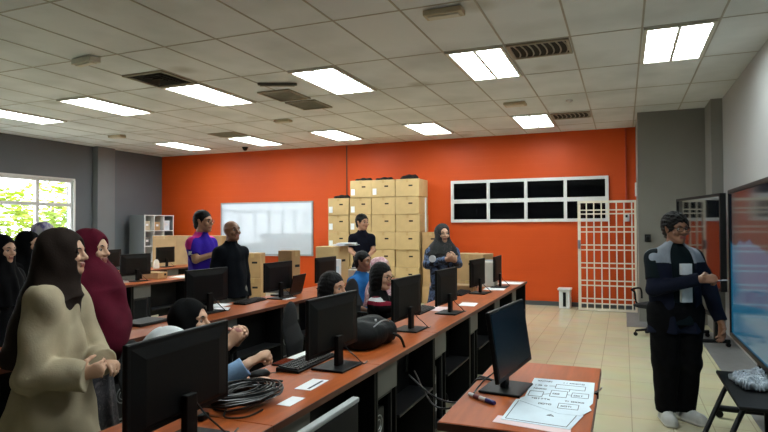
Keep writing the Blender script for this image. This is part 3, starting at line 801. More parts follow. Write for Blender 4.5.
        G.limb(ne + V(0, 0, -.10), cl, sh * s, spread * s, .04, V(1, 0, 0), flat, clip=(point == 0))
        if point: G.limb(ne + V(.07, 0, -.1), cl + V(.03, 0, -point), .15 * s, .05 * s, .06, V(1, 0, 0), .75)
        if back: G.limb(H(-.05, 0, .0), cl + V(-.17, 0, -back), .105 * s, .15 * s, .06, V(1, 0, 0), .8, clip=True)
        z0 = P.neck[2]
        def fw(q):
            th = np.arctan2(q[..., 1], q[..., 0] - .02); g = np.clip((z0 + .14 - q[..., 2]) / .3, 0, 1)
            sw = q[..., 2] * 13 + 2.2 * np.sin(th * 1.0 + .7)
            return g * fold * (np.sin(n * th * .5 + sw) + .5 * np.sin(n * th - sw * .7 + 1.3)) + .55 * fold * np.sin(q[..., 2] * 34 + q[..., 0] * 26 + 2.5 * np.cos(th))
        G.wave(fw)
        o = G.build('headscarf', m, P.o)
        if liner:
            pts = [H(.062 - .02 * abs(math.sin(t)) ** 2 + .022 * (math.sin(t) > 0), .056 * math.cos(t), -.022 + .096 * math.sin(t)) for t in np.linspace(.25, math.pi - .25, 14)]
            MB().tube(pts, .009 * s, 8).build('underscarf', liner, P.o, smooth=True)
        return o

# ---------------------------------------------------------------- things on and beside the carton stacks
for cx, z, lb in ((-5.65, 2.18, 'black cloth bag slumped on the leftmost lower stack of cartons'), (-5.13, 2.543, 'flat black cloth bag on top of the second carton stack from the left'),
                  (-4.65, 2.543, 'flattest black cloth bag, on the third carton stack from the left'), (-4.09, 2.543, 'tallest black cloth bag, on the rightmost tall carton stack')):
    G = Sculpt((-.3, -.25, -.02), (.3, .25, .16), .008); hh = .10 if 'tallest' in lb else (.055 if 'flat' in lb else .075)
    G.ball((0, 0, hh * .35), (.18, .16, hh * .62), .02).limb((-.2, .02, .02), (.16, -.05, .025), .03, .025, .03).limb((.02, 0, hh * .5), (.1, .02, hh * .8), .03, .02, .03)
    G.wave(lambda q: .006 * np.sin(q[..., 0] * 40 + 20 * q[..., 1]) + .005 * np.sin(q[..., 1] * 55)).cut((0, 0, .001), (0, 0, -1), .004)
    o = tag(G.build('cloth_bag', 'bag', None, None, (cx, 11.42, z)), lb, 'bag', 'black bags on top of the cartons')
def stack(x, y, n, d, m, rz, where, z=0.0, sticker=False, gap=.002):
    p = None
    for k in range(n):
        loc = (x + random.uniform(-.01, .01), y, z + (n - 1 - k) * (d[2]) + gap)
        lb = '%s, %s' % (where, ordn[k] + ' of its stack' if n > 1 else 'on its own')
        if p is None: p = carton(m=m, d=d, sticker=sticker); b = p; b.location = loc; b.rotation_euler.z = rz
        else: b = dup(p, loc, rz)
        b['label'] = lb; b['group'] = where
stack(-3.60, 11.25, 4, (.36, .5, .362), 'card_tan', 0, 'darker carton right of the tall stacks')
stack(-2.12, 8.35, 3, (.52, .42, .385), 'card_tan', R(-8), 'tan carton behind the standing woman with a badge')
stack(-5.32, 7.6, 3, (.26, .3, .385), 'card_tan', R(20), 'tan carton to the right of the bald man')
for i, x in enumerate((-8.97, -8.36, -7.76)):
    stack(x, 9.62, 2, (.60, .5, .695), 'card_tan', R(2 - 2 * i), ('large tan carton nearest the cubby shelf', 'large tan carton behind the far monitor', 'large tan carton behind the man in purple')[i])
o = MB().box((0, 0, .35), (.03, .012, .7)).build('plastic_strip', 'white_frame', None, loc=(-3.72, 11.30, 1.451), bevel=.003)
tag(o, 'white plastic strip standing on edge beside the rightmost tall stack', 'strip')

# cubby shelf with grey side at the far left corner
o = thing('cubby_shelf', 'white cubby shelf with grey sides in the far left corner', 'shelf', (-10.93, 10.60, 0))
dp, wd, ht = .46, .97, 1.87
MB().span((0, 0, .0), (dp, .018, ht)).build('side_panel', 'grey_wall', o); MB().span((0, wd - .018, 0), (dp, wd, ht)).build('side_panel', 'grey_wall', o)
MB().span((0, .018, .0), (.012, wd - .018, ht)).build('back_panel', 'grey_panel', o)
f = MB()
for k in range(6): f.span((.012, .018, k * (ht - .02) / 5), (dp, wd - .018, k * (ht - .02) / 5 + .02))
f.build('shelf_board', 'white_frame', o)
f = MB()
for k in range(1, 3): f.span((.012, wd * k / 3 - .01, .02), (dp - .002, wd * k / 3 + .01, ht - .02))
f.build('divider', 'white_frame', o)
MB().span((dp, 0, 0), (dp + .006, .03, ht)).span((dp, wd - .03, 0), (dp + .006, wd, ht)).build('edge_strip', 'white_frame', o)
cb = [(0, 4, .22, 'beige_plastic', 'beige'), (1, 4, .2, 'card_tan', 'tan'), (2, 4, .24, 'blue_paper', 'pale blue'), (0, 3, .2, 'grey_panel', 'grey'), (1, 3, .25, 'paper', 'white')]
for cI, rI, hh, m, cn in cb:
    b = thing('file_box', '%s file box in the cubby shelf, column %s, %s row' % (cn, ('nearest', 'middle', 'farthest')[cI], 'top' if rI == 4 else 'second'), 'box', (-10.68, 10.60 + wd * (cI + .5) / 3, rI * (ht - .02) / 5 + .0205), 0, 'boxes in the cubby shelf')
    MB().box((0, 0, hh / 2), (.28, .2, hh)).build('box_body', m, b, bevel=.004); MB().box((.1405, 0, hh * .6), (.002, .08, .05)).build('spine_label', 'paper', b)

# ---------------------------------------------------------------- desks
def make_desk(L=1.05):
    o = thing('computer_desk', 'x', 'desk', (0, 0, 0))
    MB().span((-.56, .001, .772), (0, L - .001, .80)).build('worktop', ['wood'], o, bevel=.003)
    MB().span((0, .001, .771), (.004, L - .001, .799)).build('edge_band', 'edge', o); MB().span((-.564, .001, .771), (-.56, L - .001, .799)).build('edge_band', 'edge', o)
    MB().span((-.54, .004, 0), (-.02, .026, .771)).build('side_panel', 'black_matte', o, bevel=.002)
    MB().span((-.54, L - .026, 0), (-.02, L - .004, .771)).build('side_panel', 'black_matte', o, bevel=.002)
    MB().span((-.52, .34, .06), (-.04, .358, .771)).build('divider_panel', 'black_matte', o, bevel=.002)
    MB().span((-.045, .027, .60), (-.03, .339, .771)).build('apron_panel', 'grey_panel', o, bevel=.002)
    MB().span((-.215, .359, .30), (-.20, L - .027, .771)).build('modesty_panel', 'black_matte', o)
    MB().span((-.50, .027, .06), (-.04, .339, .078)).build('tower_shelf', 'charcoal', o)
    MB().span((-.199, .359, .40), (-.02, L - .027, .416)).build('lower_shelf', 'charcoal', o, bevel=.003)
    MB().span((-.075, .05, .03), (-.055, .07, .59)).span((-.075, .30, .03), (-.055, .32, .59)).span((-.075, .07, .57), (-.055, .30, .59)).build('tower_cage', 'charcoal', o)
    return o
def make_tower():
    o = thing('computer_tower', 'x', 'computer', (0, 0, 0))
    MB().box((0, 0, .21), (.38, .18, .42)).build('case', 'black', o, bevel=.006)
    f = MB().box((.192, 0, .21), (.006, .17, .41)); f.build('rear_plate', 'charcoal', o, bevel=.002)
    f = MB()
    for z in (.35, .30): f.tube([(.196, .0 + .052 * math.cos(a), z - .02 + .052 * math.sin(a)) for a in np.linspace(0, 2 * math.pi, 18, endpoint=False)], .004, 6, closed=True) if z == .35 else None
    f.tube([(.196, .028 * math.cos(a), .33 + .028 * math.sin(a)) for a in np.linspace(0, 2 * math.pi, 14, endpoint=False)], .003, 6, closed=True)
    f.build('fan_grille', 'metal', o, smooth=True)
    f = MB()
    for k in range(5): f.box((.196, -.04, .06 + .028 * k), (.004, .085, .012))
    f.build('slot_cover', 'metal', o)
    f = MB()
    for k in range(3): f.box((.197, .055, .10 + .05 * k), (.006, .03, .026))
    f.build('port', 'light_edge', o)
    return o
num = ['first', 'second', 'third', 'fourth', 'fifth', 'sixth', 'seventh', 'eighth']
desk = make_desk(); tower = make_tower(); firstd = firstt = True
rows = [(-1.24, .85, 7, 'nearest'), (-3.10, 1.8, 6, 'second'), (-6.06, 4.9, 4, 'third'), (-7.85, 6.4, 3, 'fourth')]
for X0, Y0, n, nm in rows:
    for k in range(n):
        d = desk if firstd else dup(desk); firstd = False
        d.location = (X0, Y0 + 1.05 * k, 0); d['label'] = 'red-brown topped computer desk in the %s row, %s from the camera' % (nm, num[k]); d['group'] = 'computer desks in the %s row' % nm
        if nm in ('nearest', 'second'):
            t_ = tower if firstt else dup(tower); firstt = False
            t_.location = (X0 - .28, Y0 + 1.05 * k + .183, .079); t_['label'] = 'black computer tower in the cage of the %s desk of the %s row' % (num[k], nm); t_['group'] = 'towers under the %s row' % nm

def make_monitor():
    o = thing('monitor', 'x', 'monitor', (0, 0, 0))
    w, h, z = .54, .302, .085
    p = MB(); p.box((0, .006, z + h / 2), (w, .020, h)); p.build('panel', 'black', o, bevel=.005)
    b = MB(); a0, a1 = (w * .47, h * .45), (w * .36, h * .34)
    vs = [(-a0[0], -.004, z + h / 2 - a0[1]), (a0[0], -.004, z + h / 2 - a0[1]), (a0[0], -.004, z + h / 2 + a0[1]), (-a0[0], -.004, z + h / 2 + a0[1]),
          (-a1[0], -.013, z + h / 2 - a1[1] - .02), (a1[0], -.013, z + h / 2 - a1[1] - .02), (a1[0], -.013, z + h / 2 + a1[1] - .01), (-a1[0], -.013, z + h / 2 + a1[1] - .01)]
    b.add(vs, [(4, 5, 6, 7), (0, 1, 5, 4), (1, 2, 6, 5), (2, 3, 7, 6), (3, 0, 4, 7), (0, 3, 2, 1)]); b.build('back_cover', 'black', o, bevel=.004)
    MB().box((0, .0168, z + h / 2 + .004), (w - .022, .002, h - .03)).build('screen', 'screen', o)
    n_ = MB(); n_.prism([(-.032, .012), (.032, .012), (.028, .17), (-.028, .17)], -.040, -.014, 'y'); n_.build('stand_neck', 'black', o, bevel=.004)
    MB().box((0, -.02, .006), (.24, .19, .012)).build('stand_base', 'black', o, bevel=.005)
    c = MB(); c.tube(smooth_path([(.03, -.03, z + .05), (.05, -.06, z), (.06, -.10, .05), (.09, -.13, .01), (.16, -.12, .008)], 5), .0035, 6); c.build('cable', 'cable', o, smooth=True)
    return o
mon0 = make_monitor()
mons = [(-1.44, 1.64, 93, .8, 'large near black monitor, back turned, in front of the seated women in headscarves', 1.0),
        (-1.45, 2.82, 88, .8, 'black monitor, back turned, just past the coiled cables on the nearest desk row', 1.0),
        (-1.47, 4.03, 88, .8, 'black monitor, back turned, just past the dark backpack', 1.0),
        (-1.43, 4.93, 87, .8, 'black monitor in front of the standing woman with a badge', 1.0),
        (-1.53, 6.52, 86, .8, 'black monitor second from the far end of the nearest desk row', 1.0),
        (-1.45, 7.26, 92, .8, 'black monitor turned edge-on at the far end of the nearest desk row', 1.0),
        (-0.49, 2.72, -96, .8, 'black monitor standing on the small front table', 1.0),
        (-3.44, 4.23, 88, .8, 'black monitor in the second row in front of the men in purple and navy', 1.0),
        (-3.4, 5.33, 90, .8, 'black monitor in the second row below the whiteboard', 1.0),
        (-3.4, 6.4, 90, .8, 'black monitor in the second row in front of the carton with papers', 1.0),
        (-8.1, 7.45, 100, .8, 'black monitor in the far left, nearest the window wall', 1.0),
        (-6.4, 6.33, 89, .8, 'black monitor in the far left third row, in front of the grey shelf side', 1.0),
        (-8.2, 8.85, 95, .8, 'black monitor in front of the large tan cartons', 1.0)]
for i, (x, y, rz, z, lb, sc) in enumerate(mons):
    m = mon0 if i == 0 else dup(mon0)
    m.location = (x, y, z + .0005); m.rotation_euler = (0, 0, R(rz)); m['label'] = lb; m['group'] = 'desktop monitors'
    if sc != 1.0: m.scale = (sc, 1, sc)
    if 'front table' in lb:                                            # this one is tipped back on its stand
        tl = R(8); piv = Matrix.Translation((0, 0, .2)) @ Matrix.Rotation(tl, 4, 'X') @ Matrix.Translation((0, 0, -.2))
        for ch in m.children:
            if ch.name.split('.')[0] in ('panel', 'back_cover', 'screen'): ch.matrix_basis = piv

def make_keyboard(m='black', l=.44, w=.135):
    o = thing('keyboard', 'x', 'keyboard', (0, 0, 0))
    MB().prism([(-w / 2, 0), (w / 2, 0), (w / 2, .022), (-w / 2, .012)], -l / 2, l / 2, 'x').build('case', m, o, bevel=.003)
    k = MB()
    for r_ in range(5):
        for c in range(15): k.box((-l / 2 + .02 + c * (l - .04) / 14, -w / 2 + .02 + r_ * (w - .04) / 4, .0185 + .0019 * r_), (.020, .019, .006))
    k.build('keys', 'charcoal' if m == 'black' else 'light_edge', o)
    return o
kb = make_keyboard()
for i, (x, y, rz, lb) in enumerate([(-1.62, 2.83, 91, 'black keyboard beside the monitor past the coiled cables'), (-1.68, 4.95, 90, 'black keyboard in front of the badge woman\'s monitor'), (-3.49, 4.95, 96, 'black keyboard in the second row below the whiteboard'), (-1.70, 6.4, 90, 'black keyboard near the far end of the nearest row')]):
    k = kb if i == 0 else dup(kb)
    k.location = (x, y, .8005); k.rotation_euler = (0, 0, R(rz)); k['label'] = lb; k['group'] = 'black keyboards'
k = make_keyboard('lamp_body', .42, .13); k.location = (-6.42, 5.95, .8005); k.rotation_euler.z = R(90); k['label'] = 'white keyboard on the far left third row'

o = thing('computer_mouse', 'black computer mouse on the nearest desk between cables and keyboard', 'mouse', (-1.70, 2.49, .8005), R(60))
G = Sculpt((-.08, -.06, -.01), (.08, .06, .06), .003); G.ball((0, 0, .012), (.056, .032, .026), .01).cut((0, 0, .001), (0, 0, -1), .003); G.build('shell', 'black', o)
MB().tube([(.025, 0, .036), (.04, 0, .029)], .005, 8).build('wheel', 'light_edge', o, smooth=True)
MB().tube(smooth_path([(.055, 0, .01), (.12, .02, .004), (.22, -.03, .004), (.30, .03, .004)], 6), .0022, 6).build('mouse_cable', 'cable', o, smooth=True)

# coiled black cables on the near desk
o = thing('cable_coil', 'bundle of coiled black cables on the nearest desk', 'cables', (-1.50, 2.08, .80), R(68))
rnd = random.Random(3)
for q in range(3):
    pts = []
    for t_ in range(7 * 16):
        a = 2 * math.pi * t_ / 16; wob = 1 + .16 * math.sin(1.7 * a + q) * .8
        rr = .085 + .035 * math.sin(a * .43 + q * 2); px_ = rr * 1.55 * math.cos(a) * wob; py_ = rr * .95 * math.sin(a) * (1 + .1 * math.sin(a * .9 + q))
        pts.append((px_, py_, .008 + .010 * q + .040 * abs(math.sin(a * .29 + q)) + .012 * math.sin(a * .5 + 1)**2))
    MB().tube(smooth_path(pts[::2], 2), .0048, 6).build('cable_loop', 'cable', o, smooth=True)
MB().tube(smooth_path([(-.14, .02, .02), (-.2, .06, .012), (-.26, .03, .012), (-.23, -.04, .012)], 6), .004, 6).build('cable_tail', 'cable', o, smooth=True)
MB().box((-.22, -.06, .014), (.05, .026, .024), Matrix.Rotation(.5, 3, 'Z')).build('plug', 'black', o, bevel=.006)
MB().tube(smooth_path([(-.12, -.06, .02), (-.16, -.12, .01), (-.1, -.17, .008), (0, -.14, .008)], 6), .004, 6).build('cable_tail', 'cable', o, smooth=True)

def sheet(name, x, y, w, l, rz, m, label, cat='paper', z=.8005, group=None, parts=None, th=.0015):
    o = thing(name, label, cat, (x, y, z), R(rz), group); MB().box((0, 0, th / 2), (w, l, th)).build('page', m, o)
    return o
o = sheet('paper_slip', -1.385, 2.46, .085, .19, 2, 'paper', 'white paper slip by the desk edge below the monitor past the cables')
MB().box((.02, 0, .0018), (.012, .15, .0006)).build('printed_line', 'ink', o)
o = sheet('paper_slip', -1.335, 2.19, .065, .13, 0, 'paper', 'white paper slip at the desk edge beside the coiled cables')
sheet('paper_sheet', -1.735, 3.02, .12, .26, 0, 'paper', 'white sheet on the nearest desk behind the keyboard')
o = thing('phone', 'dark phone lying by the keyboard on the nearest desk', 'phone', (-1.745, 2.79, .8005), R(2)); MB().box((0, 0, .005), (.075, .15, .010)).build('body', 'black', o, bevel=.004); MB().box((0, 0, .0104), (.068, .142, .001)).build('display', 'dark_screen', o)
sheet('paper_sheet', -1.68, 3.86, .22, .30, 8, 'paper', 'white sheets beside the seated woman with glasses')
sheet('paper_sheet', -1.60, 5.15, .2, .28, -5, 'pink_paper', 'pinkish sheet past the badge woman\'s monitor')
sheet('paper_sheet', -1.40, 5.55, .16, .24, 4, 'paper', 'white sheet near the second monitor from the far end')
sheet('paper_sheet', -1.45, 7.05, .25, .3, 5, 'paper', 'white sheet past the edge-on monitor')
sheet('paper_sheet', -1.40, 7.85, .3, .3, -3, 'paper', 'white sheet at the far end of the nearest desk row')
o = thing('drink_bottle', 'clear plastic bottle between the backpack and the next monitor', 'bottle', (-1.56, 3.63, .8005)); MB().lathe([(.022, 0), (.026, .006), (.026, .10), (.012, .125), (.012, .14)], 16).build('bottle_body', mat('clear_plastic', (190, 196, 200), .15), o, smooth=True); MB().lathe([(.013, .14), (.013, .158)], 12).build('cap', 'white_frame', o, smooth=True)
stack(-1.62, 6.95 - .2, 1, (.24, .34, .07), 'card_tan', R(90), 'shallow tan carton lid on the far part of the nearest row', .8)
o = thing('desk_printer', 'small white device between the far monitors of the nearest row', 'printer', (-1.62, 7.35, .8005)); MB().box((0, 0, .16), (.26, .26, .32)).build('body', 'lamp_body', o, bevel=.015); MB().box((.131, 0, .11), (.004, .19, .05)).build('paper_slot', 'charcoal', o); MB().box((.05, 0, .325), (.12, .2, .012)).build('lid', 'light_edge', o, bevel=.003)

# backpack lying on the desk
o = thing('backpack', 'dark backpack lying on the nearest desk', 'bag', (-1.52, 3.42, .80), R(86))
G = Sculpt((-.34, -.26, -.02), (.34, .26, .26), .006)
G.limb((-.13, 0, .075), (.12, .0, .075), .105, .10, .04, (0, 1, 0), 1.5).limb((-.14, .02, .10), (.08, .02, .115), .06, .055, .05, (0, 1, 0), 1.5).limb((.10, -.02, .06), (.19, -.02, .045), .06, .04, .05, (0, 1, 0), 1.8)
G.wave(lambda q: .008 + .004 * np.sin(q[..., 0] * 28 + 7 * np.sin(q[..., 1] * 9)) + .003 * np.sin(q[..., 1] * 45 + q[..., 2] * 30)).cut((0, 0, .001), (0, 0, -1), .006)
G.build('bag_body', 'bag', o)
MB().tube(smooth_path([(-.17, -.1, .12), (-.05, -.12, .165), (.08, -.11, .15), (.17, -.07, .10)], 6), .004, 6).build('zip', 'metal', o, smooth=True)
MB().tube(smooth_path([(.15, .12, .05), (.24, .15, .02), (.26, .05, .012), (.22, -.08, .012)], 6), .012, 6).build('strap', 'bag', o, smooth=True)
MB().tube(smooth_path([(-.02, -.19, .09), (-.0, -.235, .06), (.05, -.245, -.05), (.06, -.24, -.16)], 6), .009, 6).build('strap', 'bag', o, smooth=True)
MB().box((-.06, -.09, .172), (.06, .012, .006), Matrix.Rotation(.5, 3, 'Z')).build('label_tab', 'light_edge', o)

# second row clutter
def laptop(x, y, rz, opened, label):
    o = thing('laptop', label, 'laptop', (x, y, .8005), R(rz)); MB().box((0, 0, .009), (.33, .225, .016)).build('base', 'charcoal', o, bevel=.004)
    if opened:
        MB().box((0, .0, .0175), (.28, .1, .001)).build('keys', 'black', o)
        q = Matrix.Rotation(R(-14), 3, 'X'); MB().box((0, -.14, .125), (.33, .012, .215), q.inverted()).build('lid', 'black', o, bevel=.004)
        MB().box((0, -.133, .125), (.31, .002, .19), q.inverted()).build('screen', 'screen', o)
    else: MB().box((0, 0, .021), (.33, .225, .006)).build('lid', 'black', o, bevel=.002)
    return o
laptop(-3.50, 3.55, 92, False, 'closed dark laptop on the second row between the maroon scarf and the black scarf')
laptop(-3.50, 5.64, 96, True, 'open dark laptop between two monitors in the second row')
for x, y, w, l, rz, lb in ((-3.62, 4.62, .16, .24, 12, 'white papers on the second row beside the bald man'), (-3.44, 4.42, .14, .2, 30, 'creased white paper on the second row behind the men\'s monitor'), (-3.30, 5.32, .12, .2, 0, 'white paper by the foot of the monitor below the whiteboard')):
    sheet('paper_sheet', x, y, w, l, rz, 'paper', lb, th=.006)
o = thing('adapter_cable', 'tangle of pale cables on the second row behind the men\'s monitor', 'cables', (-3.55, 4.28, .80))
for q in range(2): MB().tube(smooth_path([(.08 * math.cos(1.3 * k + q) * (1 + .1 * k % 2), .11 * math.sin(1.3 * k + q), .006 + .012 * (k % 3)) for k in range(10)], 4), .005, 6).build('cable_loop', 'lamp_body', o, smooth=True)
stack(-3.47, 6.95, 1, (.34, .30, .50), 'cardboard', R(84), 'tan carton with papers on top standing on the second row', .8)
stack(-3.57, 5.98, 1, (.17, .2, .48), 'card_tan', R(84), 'narrow tan carton behind the open laptop on the second row', .8)
o = thing('paper_stack', 'untidy white papers on top of the tan carton on the second row', 'papers', (-3.45, 6.95 + .12, 1.3025))
for q in range(5): MB().box((random.uniform(-.04, .04), random.uniform(-.04, .04), .006 + .008 * q), (.21, .30, .006), Matrix.Rotation(random.uniform(-.6, .6), 3, 'Z')).build('page', 'paper', o)
o = thing('paper_box', 'white upright folder box beside the tan carton on the second row', 'box', (-3.47, 6.70, .8005), R(80)); MB().box((0, 0, .17), (.20, .14, .34)).build('box_body', 'paper', o, bevel=.006); MB().box((0, -.071, .2), (.1, .002, .1)).build('front_label', 'blue_paper', o); MB().box((.0, -.071, .08), (.16, .002, .05)).build('front_band', 'grey_panel', o)
o = thing('desk_printer', 'white printer with paper at the far part of the second row', 'printer', (-3.36, 7.36, .8005), R(90)); MB().box((0, 0, .09), (.34, .26, .18)).build('body', 'lamp_body', o, bevel=.015); MB().box((0, -.131, .1), (.26, .004, .05)).build('paper_slot', 'charcoal', o); MB().box((0, -.02, .27), (.24, .01, .18), Matrix.Rotation(.3, 3, 'X')).build('paper_tray', 'paper', o); MB().box((0, .02, .19), (.26, .16, .02)).build('lid', 'light_edge', o, bevel=.004)
# third and fourth rows
stack(-6.30, 6.75, 1, (.2, .3, .10), 'card_tan', R(90), 'low tan carton on the far left third row', .8)
sheet('paper_sheet', -6.25, 7.1, .25, .3, 10, 'paper', 'white papers on the far left third row', th=.012); sheet('paper_sheet', -6.3, 5.45, .2, .28, 3, 'paper', 'white papers at the near end of the third row', th=.012)
o = thing('web_speaker', 'small white speaker beside the monitor in front of the tan cartons', 'speaker', (-8.05, 8.45, .8005)); MB().lathe([(.05, 0), (.055, .02), (.05, .12), (.03, .16), (.005, .17)], 18).build('body', 'lamp_body', o, smooth=True); MB().lathe([(.03, 0), (.03, .004)], 14, (.0, 0, .168)).build('button', 'grille', o)

# ---------------------------------------------------------------- front table with drawn sheets
o = thing('front_table', 'small red-brown table at the front with drawn sheets on it', 'table', (-.67, 2.15, 0))
MB().span((0, .025, .768), (.55, 1.15, .80)).build('tabletop', 'wood', o, bevel=.003)
MB().span((-.003, .022, .766), (.553, 1.153, .797)).build('edge_band', 'edge', o)
for y in (.09, 1.04): MB().span((.06, y, 0), (.49, y + .022, .766)).build('side_panel', 'black_matte', o, bevel=.002)
MB().span((.08, .112, .25), (.095, 1.04, .766)).build('modesty_panel', 'black_matte', o)
MB().span((.16, .112, .08), (.40, 1.04, .10)).build('lower_shelf', 'charcoal', o)
def drawn(name, pts, m, z, label, marks):
    cx = sum(p[0] for p in pts) / len(pts); cy = sum(p[1] for p in pts) / len(pts)
    o = thing(name, label, 'paper', (cx, cy, z)); P_ = [(a - cx, b - cy) for a, b in pts]
    MB().prism(P_, 0, .0012).build('page', m, o)
    mk = MB()
    for (x0, y0, x1, y1) in marks:
        a, b = Vector((x0 - cx, y0 - cy, .0016)), Vector((x1 - cx, y1 - cy, .0016)); d = (b - a); L = d.length
        mk.box((a + b) / 2, (L, .0026, .0008), Matrix.Rotation(math.atan2(d.y, d.x), 3, 'Z'))
    if marks: mk.build('drawing', 'ink', o)
    return o
def rect(x0, y0, x1, y1): return [(x0, y0, x1, y0), (x1, y0, x1, y1), (x1, y1, x0, y1), (x0, y1, x0, y0)]
def word(x, y, n, h=.016, w=.010):
    out = []; r_ = random.Random(int(x * 1000 + y * 777))
    for k in range(n):
        xx = x + k * w * 1.35; q = r_.choice('lnoxt')
        if q == 'l': out += [(xx, y, xx, y + h)]
        elif q == 'n': out += [(xx, y, xx, y + h), (xx, y + h, xx + w, y), (xx + w, y, xx + w, y + h)]
        elif q == 'o': out += rect(xx, y, xx + w, y + h)
        elif q == 'x': out += [(xx, y, xx + w, y + h), (xx, y + h, xx + w, y)]
        else: out += [(xx, y + h, xx + w, y + h), (xx + w / 2, y, xx + w / 2, y + h)]
    return out
sheetA = [(-.415, 2.955), (-.135, 2.965), (-.128, 2.62), (-.14, 2.57), (-.128, 2.52), (-.15, 2.465), (-.165, 2.43), (-.25, 2.43), (-.42, 2.55), (-.425, 2.59), (-.41, 2.62)]
mk = word(-.39, 2.90, 5) + word(-.27, 2.90, 7) + rect(-.30, 2.80, -.17, 2.87) + word(-.39, 2.82, 4) + word(-.39, 2.76, 5) + [(-.33, 2.83, -.30, 2.835), (-.235, 2.80, -.235, 2.76)] + rect(-.31, 2.66, -.24, 2.76) + rect(-.22, 2.68, -.15, 2.75) + word(-.30, 2.70, 3) + word(-.21, 2.70, 3) + rect(-.40, 2.64, -.34, 2.72) + [(-.34, 2.68, -.31, 2.70), (-.24, 2.71, -.22, 2.71)] + word(-.38, 2.60, 6) + word(-.24, 2.60, 6) + rect(-.26, 2.50, -.18, 2.57) + word(-.34, 2.53, 4) + word(-.25, 2.525, 4)
drawn('chart_sheet', sheetA, 'blue_paper', .8040, 'upper pale blue sheet with drawn boxes and a torn corner on the front table', mk)
sheetB = [(-.45, 2.285), (-.44, 2.57), (-.40, 2.59), (-.165, 2.50), (-.155, 2.44), (-.19, 2.26)]
mk = [(-.435, 2.30, -.425, 2.55), (-.435, 2.30, -.205, 2.28), (-.205, 2.28, -.18, 2.43)] + [(-.29, 2.395, -.275, 2.41), (-.275, 2.41, -.262, 2.388), (-.29, 2.395, -.262, 2.388), (-.288, 2.392, -.27, 2.403)]
drawn('chart_sheet', sheetB, 'blue_paper', .8023, 'lower pale sheet with a ruled border and one small dark mark on the front table', mk)
drawn('chart_sheet', [(-.475, 2.245), (-.47, 2.33), (-.19, 2.33), (-.185, 2.205)], 'pink_paper', .8006, 'pinkish sheet showing at the near edge under the drawn sheets', [])
o = thing('marker_pen', 'white marker with a dark blue cap on the front table', 'marker', (-.575, 2.50, .8105), math.atan2(-.095, .135))
MB().tube([(-.080, 0, 0), (-.078, 0, 0), (.03, 0, 0)], [.007, .0095, .0095], 14).build('barrel', 'white_frame', o, smooth=True)
MB().tube([(.03, 0, 0), (.078, 0, 0), (.082, 0, 0)], [.0102, .0102, .008], 14).build('cap', mat('marker_blue', (28, 30, 110), .35), o, smooth=True)
MB().tube([(-.045, 0, 0), (-.01, 0, 0)], .0098, 14).build('band', mat('marker_band', (120, 60, 70), .5), o, smooth=True)
o = thing('binder_clip', 'black binder clip on the right edge of the front table', 'clip', (-.118, 2.80, .80))
MB().prism([(-.012, -.012), (.006, -.020), (.006, .012), (-.012, .004)], -.02, .02, 'y').build('jaw', 'black', o); MB().tube(smooth_path([(.004, -.012, .008), (.018, -.010, .024), (.022, 0, .03), (.018, .010, .024), (.004, .012, .008)], 4), .0016, 6).build('wire_handle', 'metal', o, smooth=True)
o = thing('monitor_cables', 'two black cables drooping from the front table monitor to the desk row', 'cables', (-.62, 2.75, .8))
for q in range(2): MB().tube(smooth_path([(.03, .06, .012), (-.03, .08 + .04 * q, .008), (-.075, .10 + .05 * q, -.02), (-.16, .16 + .05 * q, -.14 - .02 * q), (-.34, .30, -.17 - .05 * q), (-.56, .5 + .1 * q, -.12)], 6), .005, 8).build('cable', 'cable', o, smooth=True)

# floor cables and power strip in the aisle
o = thing('floor_cables', 'loose black cables lying on the aisle floor by the nearest row', 'cables', (-1.05, 3.9, 0))
for q in range(4): MB().tube(smooth_path([(-.10, .05 * q, .12 + .05 * q), (-.02, .1 + .06 * q, .010), (.10, .25 - .1 * q, .008), (.02, .5 + .07 * q, .008), (-.08, .75, .010), (-.12, .8 + .1 * q, .16)], 6), .006, 6).build('cable', 'cable', o, smooth=True)
o = thing('power_strip', 'grey power strip on the aisle floor beside the nearest row', 'power strip', (-1.0, 4.05, 0), R(100)); MB().box((0, 0, .018), (.36, .06, .034)).build('body', 'light_edge', o, bevel=.006)
for q in range(4): MB().box((-.12 + .08 * q, 0, .0355), (.04, .035, .003)).build('socket', 'charcoal', o, bevel=.001)

